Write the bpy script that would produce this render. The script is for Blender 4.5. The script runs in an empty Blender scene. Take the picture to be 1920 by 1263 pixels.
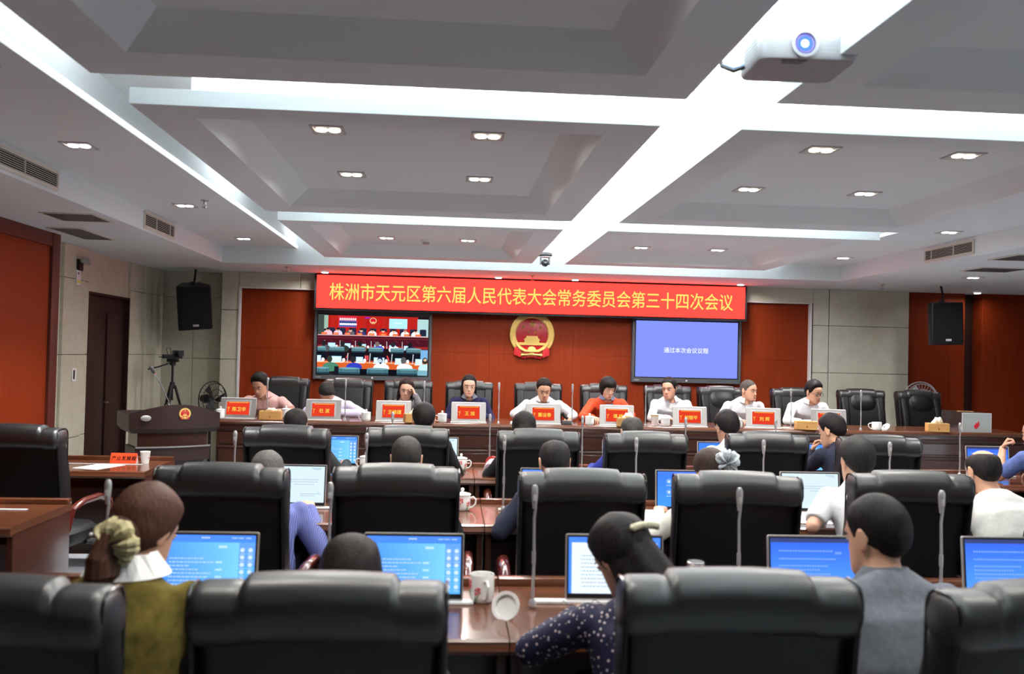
import bpy, bmesh, math, random
from mathutils import Vector, Matrix, Euler, noise
random.seed(7)
PI = math.pi
SC = bpy.context.scene
COL = bpy.data.collections.new('scene_objects')      # linked to the scene at the end
sin, cos = math.sin, math.cos

# ------------------------------------------------------------------ camera
PHI, TILT, ROLL, FPX, CZ = .0719, .02026, .02358, 1674.0, 1.64
Fv = Vector((sin(PHI)*cos(TILT), cos(PHI)*cos(TILT), sin(TILT)))
R0 = Vector((cos(PHI), -sin(PHI), 0)); U0 = R0.cross(Fv)
Rv = R0*cos(ROLL) + U0*sin(ROLL); Uv = U0*cos(ROLL) - R0*sin(ROLL)
cd = bpy.data.cameras.new('camera'); cam = bpy.data.objects.new('camera', cd); SC.collection.objects.link(cam)
mw = Matrix((Rv, Uv, -Fv)).transposed().to_4x4(); mw.translation = (0, 0, CZ)
cam.matrix_world = mw
cd.sensor_width = 36; cd.lens = FPX*36/1920; cd.clip_start = .05
cd.dof.use_dof = True; cd.dof.focus_distance = 9.6; cd.dof.aperture_fstop = 3.2
SC.camera = cam

# ------------------------------------------------------------------ world, exposure
w = bpy.data.worlds.new('world'); SC.world = w; w.use_nodes = True
w.node_tree.nodes['Background'].inputs[0].default_value = (.5, .55, .6, 1)
w.node_tree.nodes['Background'].inputs[1].default_value = .02
SC.view_settings.view_transform = 'Standard'; SC.view_settings.look = 'None'
SC.view_settings.gamma = 1; SC.view_settings.use_curve_mapping = False
SC.view_settings.exposure = 0.0

# ------------------------------------------------------------------ room lights
COVE_W = 16.0      # watts per metre of cove light on the panel ledges
SPOT_W = 22.0      # watts per downlight
def area(name, loc, sx, sy, power, col=(1.0, .985, .965), rot=(PI, 0, 0), spread=PI):
    l = bpy.data.lights.new(name, 'AREA'); l.shape = 'RECTANGLE'; l.size = sx; l.size_y = sy
    l.energy = power; l.color = col; l.spread = spread
    o = bpy.data.objects.new(name, l); o.location = loc; o.rotation_euler = rot; COL.objects.link(o); return o
PX = [(-1.374, .92), (1.285, 3.58)]                       # coffer columns
PY = [(-3.17, -.26), (.15, 3.47), (3.88, 6.75), (7.2, 9.93)]   # coffer rows
ZP, ZL, ZT = 2.67, 2.74, 2.98                             # underside, ledge, trough ceiling
for i, (x0, x1) in enumerate(PX):
    for j, (y0, y1) in enumerate(PY):
        if j == 0: continue                      # the coves behind the photographer are off
        L, Wd = y1-y0, x1-x0
        for side in range(4):
            k = 1.0
            if side == 0:   # left edge
                if i == 0: k = .028
                area('cove_light', (x0+.10, (y0+y1)/2, ZL+.02), .05, L-.1, COVE_W*k*L)
            elif side == 1:
                if i == 1: k = .05
                area('cove_light', (x1-.10, (y0+y1)/2, ZL+.02), .05, L-.1, COVE_W*k*L)
            elif side == 2:
                area('cove_light', ((x0+x1)/2, y0+.10, ZL+.02), Wd-.3, .05, COVE_W*k*Wd)
            else:
                if j == 3: k = 2.2
                area('cove_light', ((x0+x1)/2, y1-.10, ZL+.02), Wd-.3, .05, COVE_W*k*Wd)

def added_window_light(loc, sx, sy, power, rot): return area('window_daylight', loc, sx, sy, power, (.80, .90, 1.0), rot)
added_window_light((8.80, 2.2, 1.55), 6.4, 1.5, 150, (0, PI/2, 0))        # unseen side fill, added as daylight from the right wall

# ------------------------------------------------------------------ mesh helpers
class MB:
    def __init__(s): s.v = []; s.f = []; s.mi = []; s.cur = 0
    def add(s, vs, fs, M=None):
        o = len(s.v)
        s.v += [tuple(M @ Vector(p)) for p in vs] if M is not None else [tuple(p) for p in vs]
        s.f += [tuple(i+o for i in f) for f in fs]; s.mi += [s.cur]*len(fs); return s
    def box(s, c, d, M=None):
        x, y, z = c; a, b, e = d[0]/2, d[1]/2, d[2]/2
        vs = [(x-a,y-b,z-e),(x+a,y-b,z-e),(x+a,y+b,z-e),(x-a,y+b,z-e),(x-a,y-b,z+e),(x+a,y-b,z+e),(x+a,y+b,z+e),(x-a,y+b,z+e)]
        return s.add(vs, [(3,2,1,0),(4,5,6,7),(0,1,5,4),(1,2,6,5),(2,3,7,6),(3,0,4,7)], M)
    def bx(s, x0, x1, y0, y1, z0, z1, M=None):
        return s.box(((x0+x1)/2,(y0+y1)/2,(z0+z1)/2), (x1-x0,y1-y0,z1-z0), M)
    def loft(s, secs, cap=True, M=None):
        n = len(secs[0]); vs = [p for q in secs for p in q]; fs = []
        for i in range(len(secs)-1):
            for j in range(n):
                a = i*n+j; b = i*n+(j+1) % n; fs.append((a, b, b+n, a+n))
        if cap: fs.append(tuple(reversed(range(n)))); fs.append(tuple(range((len(secs)-1)*n, len(secs)*n)))
        return s.add(vs, fs, M)
    def prism(s, poly, y0, y1, M=None):          # polygon in x,z extruded along y
        return s.loft([[(p[0], y1, p[1]) for p in poly], [(p[0], y0, p[1]) for p in poly]], True, M)
    def slab(s, poly, z0, z1, M=None):           # polygon in x,y extruded along z
        return s.loft([[(p[0], p[1], z0) for p in poly], [(p[0], p[1], z1) for p in poly]], True, M)
    def lathe(s, prof, n=24, c=(0,0,0), M=None, cap=True):
        return s.loft([[(c[0]+r*cos(2*PI*k/n), c[1]+r*sin(2*PI*k/n), c[2]+z) for k in range(n)] for r, z in prof], cap, M)
    def tube(s, path, rad, n=8, M=None, flat=1.0):
        P = [Vector(p) for p in path]; secs = []
        rs = rad if isinstance(rad, (list, tuple)) else [rad]*len(P)
        t0 = (P[1]-P[0]).normalized()
        u = t0.orthogonal().normalized() if abs(t0.z) > .9 else t0.cross(Vector((0,0,1))).normalized()
        for i, p in enumerate(P):
            t = (P[min(i+1, len(P)-1)] - P[max(i-1, 0)]).normalized()
            u = (u - t*u.dot(t)).normalized(); v = t.cross(u)
            secs.append([tuple(p + u*rs[i]*cos(2*PI*k/n) + v*rs[i]*flat*sin(2*PI*k/n)) for k in range(n)])
        return s.loft(secs, True, M)
    def capsule(s, path, rad, n=12, M=None):     # tube with rounded ends
        P = [Vector(p) for p in path]; rs = list(rad)
        d0 = (P[0]-P[1]).normalized(); d1 = (P[-1]-P[-2]).normalized()
        pa = [P[0]+d0*rs[0]*k for k in (.95, .7)]; ra = [rs[0]*k for k in (.3, .72)]
        pb = [P[-1]+d1*rs[-1]*k for k in (.7, .95)]; rb = [rs[-1]*k for k in (.72, .3)]
        return s.tube(pa+P+pb, ra+rs+rb, n, M)
    def ball(s, c, r, n=12, m=8, M=None):
        r = r if isinstance(r, (list, tuple)) else (r, r, r)
        secs = []
        for i in range(m+1):
            a = -PI/2+PI*(i+.02)/(m+.04)
            secs.append([(c[0]+r[0]*cos(a)*cos(2*PI*k/n), c[1]+r[1]*cos(a)*sin(2*PI*k/n), c[2]+r[2]*sin(a)) for k in range(n)])
        return s.loft(secs, True, M)
    def torus(s, R, r, n=24, m=8, M=None, a0=0, a1=2*PI):
        full = abs(a1-a0-2*PI) < 1e-6; N = n if full else n+1
        path = [(R*cos(a0+(a1-a0)*i/n), R*sin(a0+(a1-a0)*i/n), 0) for i in range(N)]
        secs = [[((R+r*cos(2*PI*k/m))*cos(a0+(a1-a0)*i/n), (R+r*cos(2*PI*k/m))*sin(a0+(a1-a0)*i/n), r*sin(2*PI*k/m)) for k in range(m)] for i in range(N)]
        if full: secs.append(secs[0])
        return s.loft(secs, not full, M)
    def mesh(s, name, bevel=0, seg=2, ang=40):
        m = bpy.data.meshes.new(name); m.from_pydata(s.v, [], s.f)
        if any(s.mi): m.polygons.foreach_set('material_index', s.mi)
        bm = bmesh.new(); bm.from_mesh(m)
        bmesh.ops.recalc_face_normals(bm, faces=bm.faces)
        if bevel:
            es = [e for e in bm.edges if len(e.link_faces) == 2 and e.calc_face_angle(0) > .5]
            bmesh.ops.bevel(bm, geom=es, offset=bevel, segments=seg, affect='EDGES', clamp_overlap=True, profile=.6)
        bm.to_mesh(m); bm.free()
        if ang: m.shade_smooth(); m.set_sharp_from_angle(angle=math.radians(ang))
        return m
    def build(s, name, mat, parent=None, bevel=0, seg=2, ang=40, loc=None, rz=0):
        return link(name, s.mesh(name, bevel, seg, ang), mat, parent, loc, rz)

def link(name, me, mat, parent=None, loc=None, rz=0, M=None):
    if mat is not None and not me.materials:
        for q in (mat if isinstance(mat, (list, tuple)) else [mat]): me.materials.append(q)
    o = bpy.data.objects.new(name, me); COL.objects.link(o)
    if parent is not None: o.parent = parent
    if loc is not None: o.location = loc
    if rz: o.rotation_euler = (0, 0, rz)
    if M is not None: o.matrix_basis = M
    return o
def tag(o, label, cat, group=None):
    o['label'] = label; o['category'] = cat
    if group: o['group'] = group
    return o
def thing(name, label, cat, loc=(0,0,0), rz=0, group=None):
    o = bpy.data.objects.new(name, None); COL.objects.link(o); o.empty_display_size = .1
    o.location = loc; o.rotation_euler = (0, 0, rz); return tag(o, label, cat, group)
def struct(o): o['kind'] = 'structure'; return o
KIDS = {}
def kids(o): return [c for c in o.children]
def dup(root, loc, rz=0, label=None):
    def cp(o, par):
        c = o.copy(); COL.objects.link(c)
        if par is not None: c.parent = par
        for ch in list(o.children): cp(ch, c)
        return c
    r = cp(root, None); r.location = loc; r.rotation_euler = (0, 0, rz)
    if label: r['label'] = label
    return r
def T(x=0, y=0, z=0): return Matrix.Translation((x, y, z))
def RX(a): return Matrix.Rotation(a, 4, 'X')
def RY(a): return Matrix.Rotation(a, 4, 'Y')
def RZ(a): return Matrix.Rotation(a, 4, 'Z')
def sell(cx, cy, rx, ry, z, n=24, p=2.0):       # superellipse loop at height z
    out = []
    for k in range(n):
        a = 2*PI*k/n; c, s_ = cos(a), sin(a)
        out.append((cx+rx*math.copysign(abs(c)**(2/p), c), cy+ry*math.copysign(abs(s_)**(2/p), s_), z))
    return out
def lerp(tab, x):
    if x <= tab[0][0]: return tab[0][1]
    for (a, b), (c, d) in zip(tab, tab[1:]):
        if x <= c: return b+(d-b)*(x-a)/(c-a)
    return tab[-1][1]
def text_mesh(body, size, ex=.002, space=1.0, bold=0.0, shear=0):
    c = bpy.data.curves.new('txt', 'FONT'); c.body = body; c.size = size; c.extrude = ex; c.space_character = space
    c.align_x = 'CENTER'; c.align_y = 'CENTER'; c.resolution_u = 4; c.shear = shear
    o = bpy.data.objects.new('txt', c); SC.collection.objects.link(o)
    dg = bpy.context.evaluated_depsgraph_get()
    m = bpy.data.meshes.new_from_object(o.evaluated_get(dg)); m.materials.clear()
    bpy.data.objects.remove(o); bpy.data.curves.remove(c)
    xs = [v.co.x for v in m.vertices]; ys = [v.co.y for v in m.vertices]
    if bold:                                     # thicken by overlaying shifted copies (keeps the glyph fill intact)
        bm = bmesh.new()
        for dx, dy in ((bold,0),(-bold,0),(0,bold),(0,-bold)):
            q = m.copy(); q.transform(T(dx, dy, 0)); bm.from_mesh(q); bpy.data.meshes.remove(q)
        bm.to_mesh(m); bm.free()
    if xs: m.transform(T(-(min(xs)+max(xs))/2, -(min(ys)+max(ys))/2, 0))
    return m

# ------------------------------------------------------------------ materials
MAT = {}
def mat(name, col, rough=.5, spec=.5, metal=0, emit=None, es=0, coat=0, alpha=1, trans=0, ior=1.45):
    m = bpy.data.materials.new(name); m.use_nodes = True; b = m.node_tree.nodes['Principled BSDF']
    b.inputs['Base Color'].default_value = (*col, 1); b.inputs['Roughness'].default_value = rough
    b.inputs['Specular IOR Level'].default_value = spec; b.inputs['Metallic'].default_value = metal
    b.inputs['IOR'].default_value = ior
    if emit: b.inputs['Emission Color'].default_value = (*emit, 1); b.inputs['Emission Strength'].default_value = es
    if coat: b.inputs['Coat Weight'].default_value = coat; b.inputs['Coat Roughness'].default_value = .08
    if trans: b.inputs['Transmission Weight'].default_value = trans
    MAT[name] = m; return m
def nodes(m): return m.node_tree.nodes, m.node_tree.links, m.node_tree.nodes['Principled BSDF']
def tex(m, kind, scale=(1,1,1), **kw):
    N, Lk, b = nodes(m); tc = N.new('ShaderNodeTexCoord'); mp = N.new('ShaderNodeMapping'); t = N.new(kind)
    mp.inputs['Scale'].default_value = scale; Lk.new(tc.outputs['Object'], mp.inputs[0]); Lk.new(mp.outputs[0], t.inputs['Vector'])
    for k, v in kw.items(): t.inputs[k.replace('_', ' ')].default_value = v
    return t
def ramp(m, src, stops):
    N, Lk, b = nodes(m); r = N.new('ShaderNodeValToRGB'); Lk.new(src, r.inputs[0])
    while len(r.color_ramp.elements) < len(stops): r.color_ramp.elements.new(.5)
    for e, (p, c) in zip(r.color_ramp.elements, stops): e.position = p; e.color = (*c, 1)
    return r.outputs[0]
def bump(m, src, strength=.2, dist=.01):
    N, Lk, b = nodes(m); k = N.new('ShaderNodeBump'); k.inputs['Strength'].default_value = strength; k.inputs['Distance'].default_value = dist
    Lk.new(src, k.inputs['Height']); Lk.new(k.outputs[0], b.inputs['Normal'])
def tint(m, out): N, Lk, b = nodes(m); Lk.new(out, b.inputs['Base Color'])
def wood(name, c1, c2, rough=.3, scale=(14,14,.9), coat=.3):
    m = mat(name, c1, rough, .5, coat=coat)
    t = tex(m, 'ShaderNodeTexNoise', scale, Scale=3.0, Detail=6.0, Roughness=.65)
    tint(m, ramp(m, t.outputs[0], [(.3, c1), (.7, c2)])); return m
def fabric(name, col, rough=.85, var=.15, sc=60):
    m = mat(name, col, rough, .25)
    t = tex(m, 'ShaderNodeTexNoise', (1,1,1), Scale=float(sc), Detail=3.0)
    tint(m, ramp(m, t.outputs[0], [(.3, tuple(c*(1-var) for c in col)), (.7, tuple(min(1, c*(1+var)) for c in col))]))
    t2 = tex(m, 'ShaderNodeTexNoise', (1,1,.7), Scale=9.0, Detail=3.0)
    bump(m, t2.outputs[0], .55, .02); return m
WHITE = mat('ceiling_paint', (.72, .785, .81), .8, .2)
SOFF = mat('soffit_paint', (.70, .765, .79), .8, .2)
t = tex(WHITE, 'ShaderNodeTexNoise', (1,1,1), Scale=90.0); bump(WHITE, t.outputs[0], .05, .002)
WALLWOOD = wood('red_wood_panel', (.180, .021, .004), (.225, .029, .006), .48, (16,16,.7), 0)
WALLWOOD.node_tree.nodes['Principled BSDF'].inputs['Specular IOR Level'].default_value = .12
DESKWOOD = wood('desk_wood', (.080, .026, .011), (.130, .043, .019), .24, (1.2,20,20), .5)
DARKWOOD = wood('dark_wood', (.040, .014, .009), (.062, .021, .013), .28, (1.2,20,20), .4)
TRIMWOOD = wood('dark_red_trim', (.070, .012, .006), (.09, .016, .008), .5, (16,16,.8), 0)
DOORWOOD = wood('door_wood', (.020, .006, .0045), (.028, .008, .006), .45, (16,16,.8), 0)
LECTWOOD = wood('lectern_wood', (.017, .0065, .0055), (.025, .009, .007), .45, (1.2,20,20), 0)
ARMWOOD = wood('arm_wood', (.070, .010, .007), (.11, .018, .011), .15, (20,1.5,20), .6)
STONE = mat('beige_stone', (.52, .49, .40), .22, .5)
t = tex(STONE, 'ShaderNodeTexNoise', (1,1,1), Scale=6.0, Detail=8.0, Roughness=.7)
tint(STONE, ramp(STONE, t.outputs[0], [(.3, (.53,.515,.41)), (.7, (.63,.615,.50))]))
CARPET = mat('carpet', (.33, .36, .39), .95, .1)
t = tex(CARPET, 'ShaderNodeTexNoise', (1,1,1), Scale=200.0); bump(CARPET, t.outputs[0], .4, .004)
LEATHER = mat('black_leather', (.0045, .0045, .0052), .42, .42)
t = tex(LEATHER, 'ShaderNodeTexVoronoi', (1,1,1), Scale=260.0); bump(LEATHER, t.outputs[0], .10, .0015)
LEATHER2 = mat('polished_black_leather', (.0055, .0055, .0062), .43, 1.0)  # same leather, gloss and tone raised to put overhead sheen on the headrests
t = tex(LEATHER2, 'ShaderNodeTexVoronoi', (1,1,1), Scale=260.0); bump(LEATHER2, t.outputs[0], .10, .0015)
PIPING = mat('leather_piping', (.014, .014, .015), .22, .6)
SILVER2 = mat('light_silver', (.58, .57, .56), .34, .5, .7)
BLACK = mat('black_plastic', (.010, .010, .011), .45, .4)
DGREY = mat('dark_grey_plastic', (.075, .078, .086), .4, .5)
GRILLE = mat('speaker_grille', (.007, .007, .008), .8, .2)
t = tex(GRILLE, 'ShaderNodeTexVoronoi', (1,1,1), Scale=220.0); bump(GRILLE, t.outputs[0], .6, .003)
SILVER = mat('silver_metal', (.34, .325, .315), .42, .5, .6)
STEEL = mat('brushed_steel', (.55, .55, .56), .25, .5, 1)
GREYP = mat('grey_plastic', (.42, .42, .43), .4, .5)
MICGREY = mat('mic_grey', (.40, .40, .41), .35, .5, .5)
PROJ = mat('projector_shell', (.36, .36, .38), .4, .4)
WPLAST = mat('white_plastic', (.80, .80, .80), .35, .5)
CERAM = mat('white_ceramic', (.80, .80, .78), .12, .55, coat=.4)
CREAM = mat('cream_ceramic', (.70, .62, .46), .2, .5)
PAPER = mat('white_paper', (.85, .85, .84), .8, .2)
PAPERP = mat('tissue_paper', (.85, .76, .58), .9, .1)
BAMBOO = wood('bamboo', (.46, .23, .07), (.58, .31, .10), .45, (2,20,20), 0)
ORANGE = mat('orange_card', (.85, .085, .02), .6, .3)
GOLD = mat('gold_paint', (.72, .50, .15), .35, .5, .6)
t = tex(GOLD, 'ShaderNodeTexNoise', (1,1,1), Scale=60.0); bump(GOLD, t.outputs[0], .5, .006)
EMRED = mat('emblem_red', (.42, .010, .016), .35, .5)
INK = mat('ink', (.03, .008, .005), .7, .2)
VENTW = mat('vent_cream', (.62, .61, .54), .5, .4)
VOID = mat('vent_dark', (.012, .012, .012), .9, .1)
TRIM = mat('bright_trim', (.75, .75, .75), .3, .5)
def glassm(name, col, rough=.02, mix=.82):
    m = bpy.data.materials.new(name); m.use_nodes = True; N = m.node_tree.nodes; Lk = m.node_tree.links; N.clear()
    o = N.new('ShaderNodeOutputMaterial'); a = N.new('ShaderNodeBsdfTransparent'); g = N.new('ShaderNodeBsdfGlossy'); x = N.new('ShaderNodeMixShader')
    a.inputs[0].default_value = (*col, 1); g.inputs[0].default_value = (1,1,1,1); g.inputs[1].default_value = rough
    x.inputs[0].default_value = 1-mix; Lk.new(a.outputs[0], x.inputs[1]); Lk.new(g.outputs[0], x.inputs[2]); Lk.new(x.outputs[0], o.inputs[0])
    MAT[name] = m; return m
ACRYL = glassm('clear_acrylic', (.90, .92, .92), .04, .78)
GLASS = glassm('clear_glass', (.93, .95, .95), .02, .88)
def emis(name, col, s):
    m = bpy.data.materials.new(name); m.use_nodes = True; N = m.node_tree.nodes; Lk = m.node_tree.links; N.clear()
    o = N.new('ShaderNodeOutputMaterial'); e = N.new('ShaderNodeEmission'); e.inputs[0].default_value = (*col, 1); e.inputs[1].default_value = s
    Lk.new(e.outputs[0], o.inputs[0]); MAT[name] = m; return m
LAMP = emis('lamp_warm', (1, .90, .70), 9); LAMPW = emis('lamp_white', (1, .98, .95), 9); LEDLINE = emis('led_strip', (.93, .96, 1), 1.5)
LEDRED = emis('led_red', (1.0, .0204, .0156), 5.0); LEDYEL = emis('led_yellow', (1.0, .80, .16), 1.1)
NAMERED = emis('name_red', (.92, .060, .025), .9); NAMEYEL = emis('name_yellow', (1.0, .72, .10), 1.0)
SCRBLUE = emis('slide_blue', (.25, .32, .98), 1.0); SCRTXT = emis('slide_text', (.9, .92, 1), 1.1)
def picmat(name, s=1.0):                         # a lit screen picture, colours stored on its mesh
    m = bpy.data.materials.new(name); m.use_nodes = True; N = m.node_tree.nodes; Lk = m.node_tree.links; N.clear()
    o = N.new('ShaderNodeOutputMaterial'); e = N.new('ShaderNodeEmission'); a = N.new('ShaderNodeAttribute'); a.attribute_name = 'pic'
    e.inputs[1].default_value = s; Lk.new(a.outputs['Color'], e.inputs[0]); Lk.new(e.outputs[0], o.inputs[0]); MAT[name] = m; return m
PIC = picmat('screen_picture', 1.25)
def lin(c): return tuple(((v/255+.055)/1.055)**2.4 if v/255 > .04045 else v/255/12.92 for v in c)
class Pic:                                       # flat coloured shapes on a screen, local x right, z up, facing -y
    def __init__(s, W, H, w, h): s.W, s.H, s.w, s.h = W, H, w, h; s.v = []; s.f = []; s.c = []; s.n = 0
    def pt(s, x, y, k):
        x = max(0, min(s.W, x)); y = max(0, min(s.H, y)); return ((x/s.W-.5)*s.w, -k*.00006, (.5-y/s.H)*s.h)
    def poly(s, pts, col):
        s.n += 1; o = len(s.v); s.v += [s.pt(x, y, s.n) for x, y in pts]; s.f.append(tuple(range(o, o+len(pts))))
        cs = col if isinstance(col, list) else [col]*len(pts); s.c += [(*lin(c), 1) for c in cs]
    def rect(s, x0, y0, x1, y1, col): s.poly([(x0,y1),(x1,y1),(x1,y0),(x0,y0)], col)
    def ell(s, x, y, a, b, col, n=12): s.poly([(x+a*cos(2*PI*k/n), y-b*sin(2*PI*k/n)) for k in range(n)], col)
    def mesh(s, name):
        m = bpy.data.meshes.new(name); m.from_pydata(s.v, [], s.f)
        a = m.color_attributes.new('pic', 'FLOAT_COLOR', 'POINT'); a.data.foreach_set('color', [q for c in s.c for q in c]); m.materials.append(PIC); return m

# ================================================================== ROOM
ZS, ZST = 2.62, 2.80          # outer soffit, inner strip
XL, XR = -2.585, 4.68         # fascias
YF, YB = 10.37, 11.6          # back fascia, back wall
struct(MB().bx(-4.2, 9.2, -4.2, 12.6, -.2, 0).build('floor', CARPET, ang=0))
ceil = struct(MB().bx(-1.80, 4.0, -4.0, YF, ZT, ZT+.1).build('ceiling', WHITE, ang=0))
def cpart(name, mb, m=WHITE, **k): return mb.build(name, m, ceil, ang=0, **k)
cpart('soffit', MB().bx(-4.2, XL, -4.2, YB+.6, ZS, ZS+.3), SOFF)
cpart('soffit', MB().bx(XR, 9.2, -4.2, YB+.6, ZS, ZS+.3), SOFF)
cpart('soffit', MB().bx(XL, XR, YF, YB+.6, ZS, ZT+.1), SOFF)
cpart('soffit', MB().bx(XL, XR, -4.2, -3.9, ZS, ZT+.1), SOFF)
cpart('strip', MB().bx(XL, -1.748, -3.9, YF, ZST, ZT+.1))
cpart('strip', MB().bx(3.95, XR, -3.9, YF, ZST, ZT+.1))
for x, s in ((-1.748, 1), (3.95, -1)):          # cove lip with the led line that shows along the strip
    o = MB().bx(x-.001, x+.014, -3.9, YF-.02, ZST+.006, ZST+.030) if s > 0 else MB().bx(x-.014, x+.001, -3.9, YF-.02, ZST+.006, ZST+.030)
    cpart('led_strip', o, LEDLINE)
def coffer(x0, x1, y0, y1):
    rx, ry0, ry1 = .224, .205, .27
    a = [(x0,y0),(x1,y0),(x1,y1),(x0,y1)]; b = [(x0+rx,y0+ry0),(x1-rx,y0+ry0),(x1-rx,y1-ry1),(x0+rx,y1-ry1)]
    i = .15; c = [(b[0][0]+i,b[0][1]+i),(b[1][0]-i,b[1][1]+i),(b[2][0]-i,b[2][1]-i),(b[3][0]+i,b[3][1]-i)]
    u = .2; d = [(x0+u,y0+u),(x1-u,y0+u),(x1-u,y1-u),(x0+u,y1-u)]
    ZR = 2.777
    vs = [(*p, ZL) for p in d] + [(*p, ZL) for p in a] + [(*p, ZP) for p in a] + [(*p, ZP) for p in b] + [(*p, ZR) for p in c] + [(*p, ZT) for p in d]
    fs = [(16,17,18,19)]
    for k in range(4):
        n = (k+1) % 4
        for r in range(4): fs.append((r*4+k, r*4+n, r*4+4+n, r*4+4+k))
        fs.append((20+k, 20+n, n, k))
    cpart('coffer_panel', MB().add(vs, fs))
for x0, x1 in PX:
    for y0, y1 in PY: coffer(x0, x1, y0, y1)

# ---- walls
wl = struct(MB().bx(-4.0, -3.56, -4.0, 8.25, 0, ZS).bx(-4.0, -3.75, 8.25, 9.56, 0, ZS).bx(-4.0, -3.75, 10.75, 11.9, 0, ZS).bx(-4.0, -3.75, 9.56, 10.75, 2.2, ZS).build('wall_left', STONE, ang=0))
y = 8.10
for k in range(9):                               # red wood panels on the left wall
    L = 1.22; MB().bx(-3.56, -3.5, y-L+.004, y, .12, 2.50).build('wood_panel', WALLWOOD, wl, bevel=.002, seg=1); y -= L
MB().bx(-3.56, -3.475, 8.10, 8.25, 0, ZS).build('wood_trim', TRIMWOOD, wl, bevel=.004)
MB().bx(-3.56, -3.48, -2.9, 8.10, 2.50, ZS).build('wood_trim', TRIMWOOD, wl, bevel=.004)
for z0, z1 in ((0, .72), (.725, 1.54), (1.545, 2.29), (2.295, ZS)):   # stone pier beside the door
    MB().bx(-3.75, -3.685, 8.85, 9.34, z0, z1).build('stone_slab', STONE, wl, bevel=.003, seg=1)
    MB().bx(-3.75, -3.715, 8.26, 8.85, z0, z1).build('stone_slab', STONE, wl, bevel=.003, seg=1)
    MB().bx(-3.75, -3.725, 9.34, 9.555, z0, z1).build('stone_slab', STONE, wl, bevel=.003, seg=1)
    MB().bx(-3.75, -3.72, 10.755, 11.2, z0, z1).build('stone_slab', STONE, wl, bevel=.003, seg=1)
    MB().bx(-3.75, -3.69, 11.2, 11.45, z0, z1).build('stone_slab', STONE, wl, bevel=.003, seg=1)
    MB().bx(-3.75, -3.64, 11.45, 11.70, z0, z1).build('stone_slab', STONE, wl, bevel=.003, seg=1)
d1 = struct(MB().bx(-3.82, -3.78, 9.58, 10.73, 0, 2.18).build('door_1', DOORWOOD, bevel=.004))
MB().bx(-3.80, -3.72, 9.56, 9.585, 0, 2.2).bx(-3.80, -3.72, 10.725, 10.75, 0, 2.2).bx(-3.80, -3.72, 9.585, 10.725, 2.175, 2.2).build('door_frame', DOORWOOD, d1)
MB().bx(-3.78, -3.76, 9.66, 10.11, .25, 2.0).build('door_panel', DOORWOOD, d1, bevel=.006)
MB().bx(-3.78, -3.76, 10.19, 10.64, .25, 2.0).build('door_panel', DOORWOOD, d1, bevel=.006)
MB().tube([(-3.775,10.13,1.02),(-3.71,10.13,1.02),(-3.70,10.03,1.02)], .009).build('door_handle', STEEL, d1)

wb = struct(MB().bx(-2.885, 6.19, 11.72, 12.0, 0, ZS).bx(-4.0, -2.885, 11.9, 12.0, 0, ZS).build('wall_back', STONE, ang=0))
for z0, z1 in ((0, .70), (.705, 1.50), (1.505, 2.13), (2.135, ZS)):
    for x0, x1 in ((5.085, 6.19), (4.86, 5.08), (-2.885, -2.665)):
        MB().bx(x0+.002, x1-.002, YB, 11.72, z0, z1).build('stone_slab', STONE, wb, bevel=.004, seg=1)
for x0, x1 in ((-3.75, -3.30), (-3.296, -2.89)):
    for z0, z1 in ((0, .70), (.705, 1.50), (1.505, 2.29), (2.295, ZS)):
        MB().bx(x0, x1, 11.86, 11.9, z0, z1).build('stone_slab', STONE, wb, bevel=.004, seg=1)
xs = [-2.645, -1.5, -.35, .8, 1.95, 3.1, 4.25, 4.82]
xs = [-2.645, -1.69, -.55, .55, 1.65, 2.8, 3.92, 4.82]
MB().bx(-2.665, -1.9, YB, 11.72, 2.425, ZS).build('stone_slab', STONE, wb, bevel=.004, seg=1)
MB().bx(3.9, 4.86, YB, 11.72, 2.425, ZS).build('stone_slab', STONE, wb, bevel=.004, seg=1)
MB().bx(-1.895, 3.895, YB, 11.72, 2.425, ZS).build('stone_slab', STONE, wb, bevel=.004, seg=1)
for a, b in zip(xs, xs[1:]):
    for z0, z1 in ((0, 1.655), (1.657, 2.42)):
        MB().bx(a+.0008, b-.0008, 11.66, 11.71, z0, z1).build('wood_panel', WALLWOOD, wb, bevel=.001, seg=1)
MB().bx(-2.64, 4.815, 11.705, 11.725, 0, 2.42).build('backing_board', DOORWOOD, wb, ang=0)
MB().bx(-2.665, -2.645, YB-.012, 11.70, 0, 2.425).build('metal_trim', TRIM, wb); MB().bx(4.82, 4.84, YB-.012, 11.70, 0, 2.425).build('metal_trim', TRIM, wb)
MB().bx(-2.665, 4.84, YB-.006, 11.66, 2.415, 2.427).build('metal_trim', TRIM, wb)
# wooden part of the back wall on the right, with its dark recess
wr = struct(MB().bx(6.19, 9.2, 11.85, 12.0, 0, ZS).build('wall_back_right', STONE, ang=0))
MB().bx(6.195, 7.02, 11.68, 11.85, 0, ZS).build('wood_panel', WALLWOOD, wr, bevel=.002, seg=1)
MB().bx(7.02, 7.22, 11.83, 11.86, 0, ZS).build('wood_panel', DOORWOOD, wr)
MB().bx(7.22, 7.9, 11.60, 11.85, 0, ZS).build('wood_panel', WALLWOOD, wr, bevel=.002, seg=1)
MB().bx(7.904, 8.9, 11.60, 11.85, 0, ZS).build('wood_panel', WALLWOOD, wr, bevel=.002, seg=1)
w2 = struct(MB().bx(8.9, 9.2, -4.0, 11.85, 0, ZS).build('wall_right', STONE, ang=0))
for k in range(9): MB().bx(8.86, 8.9, 11.5-1.4*(k+1)+.004, 11.5-1.4*k, .12, 2.55).build('wood_panel', WALLWOOD, w2, bevel=.002, seg=1)
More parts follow.
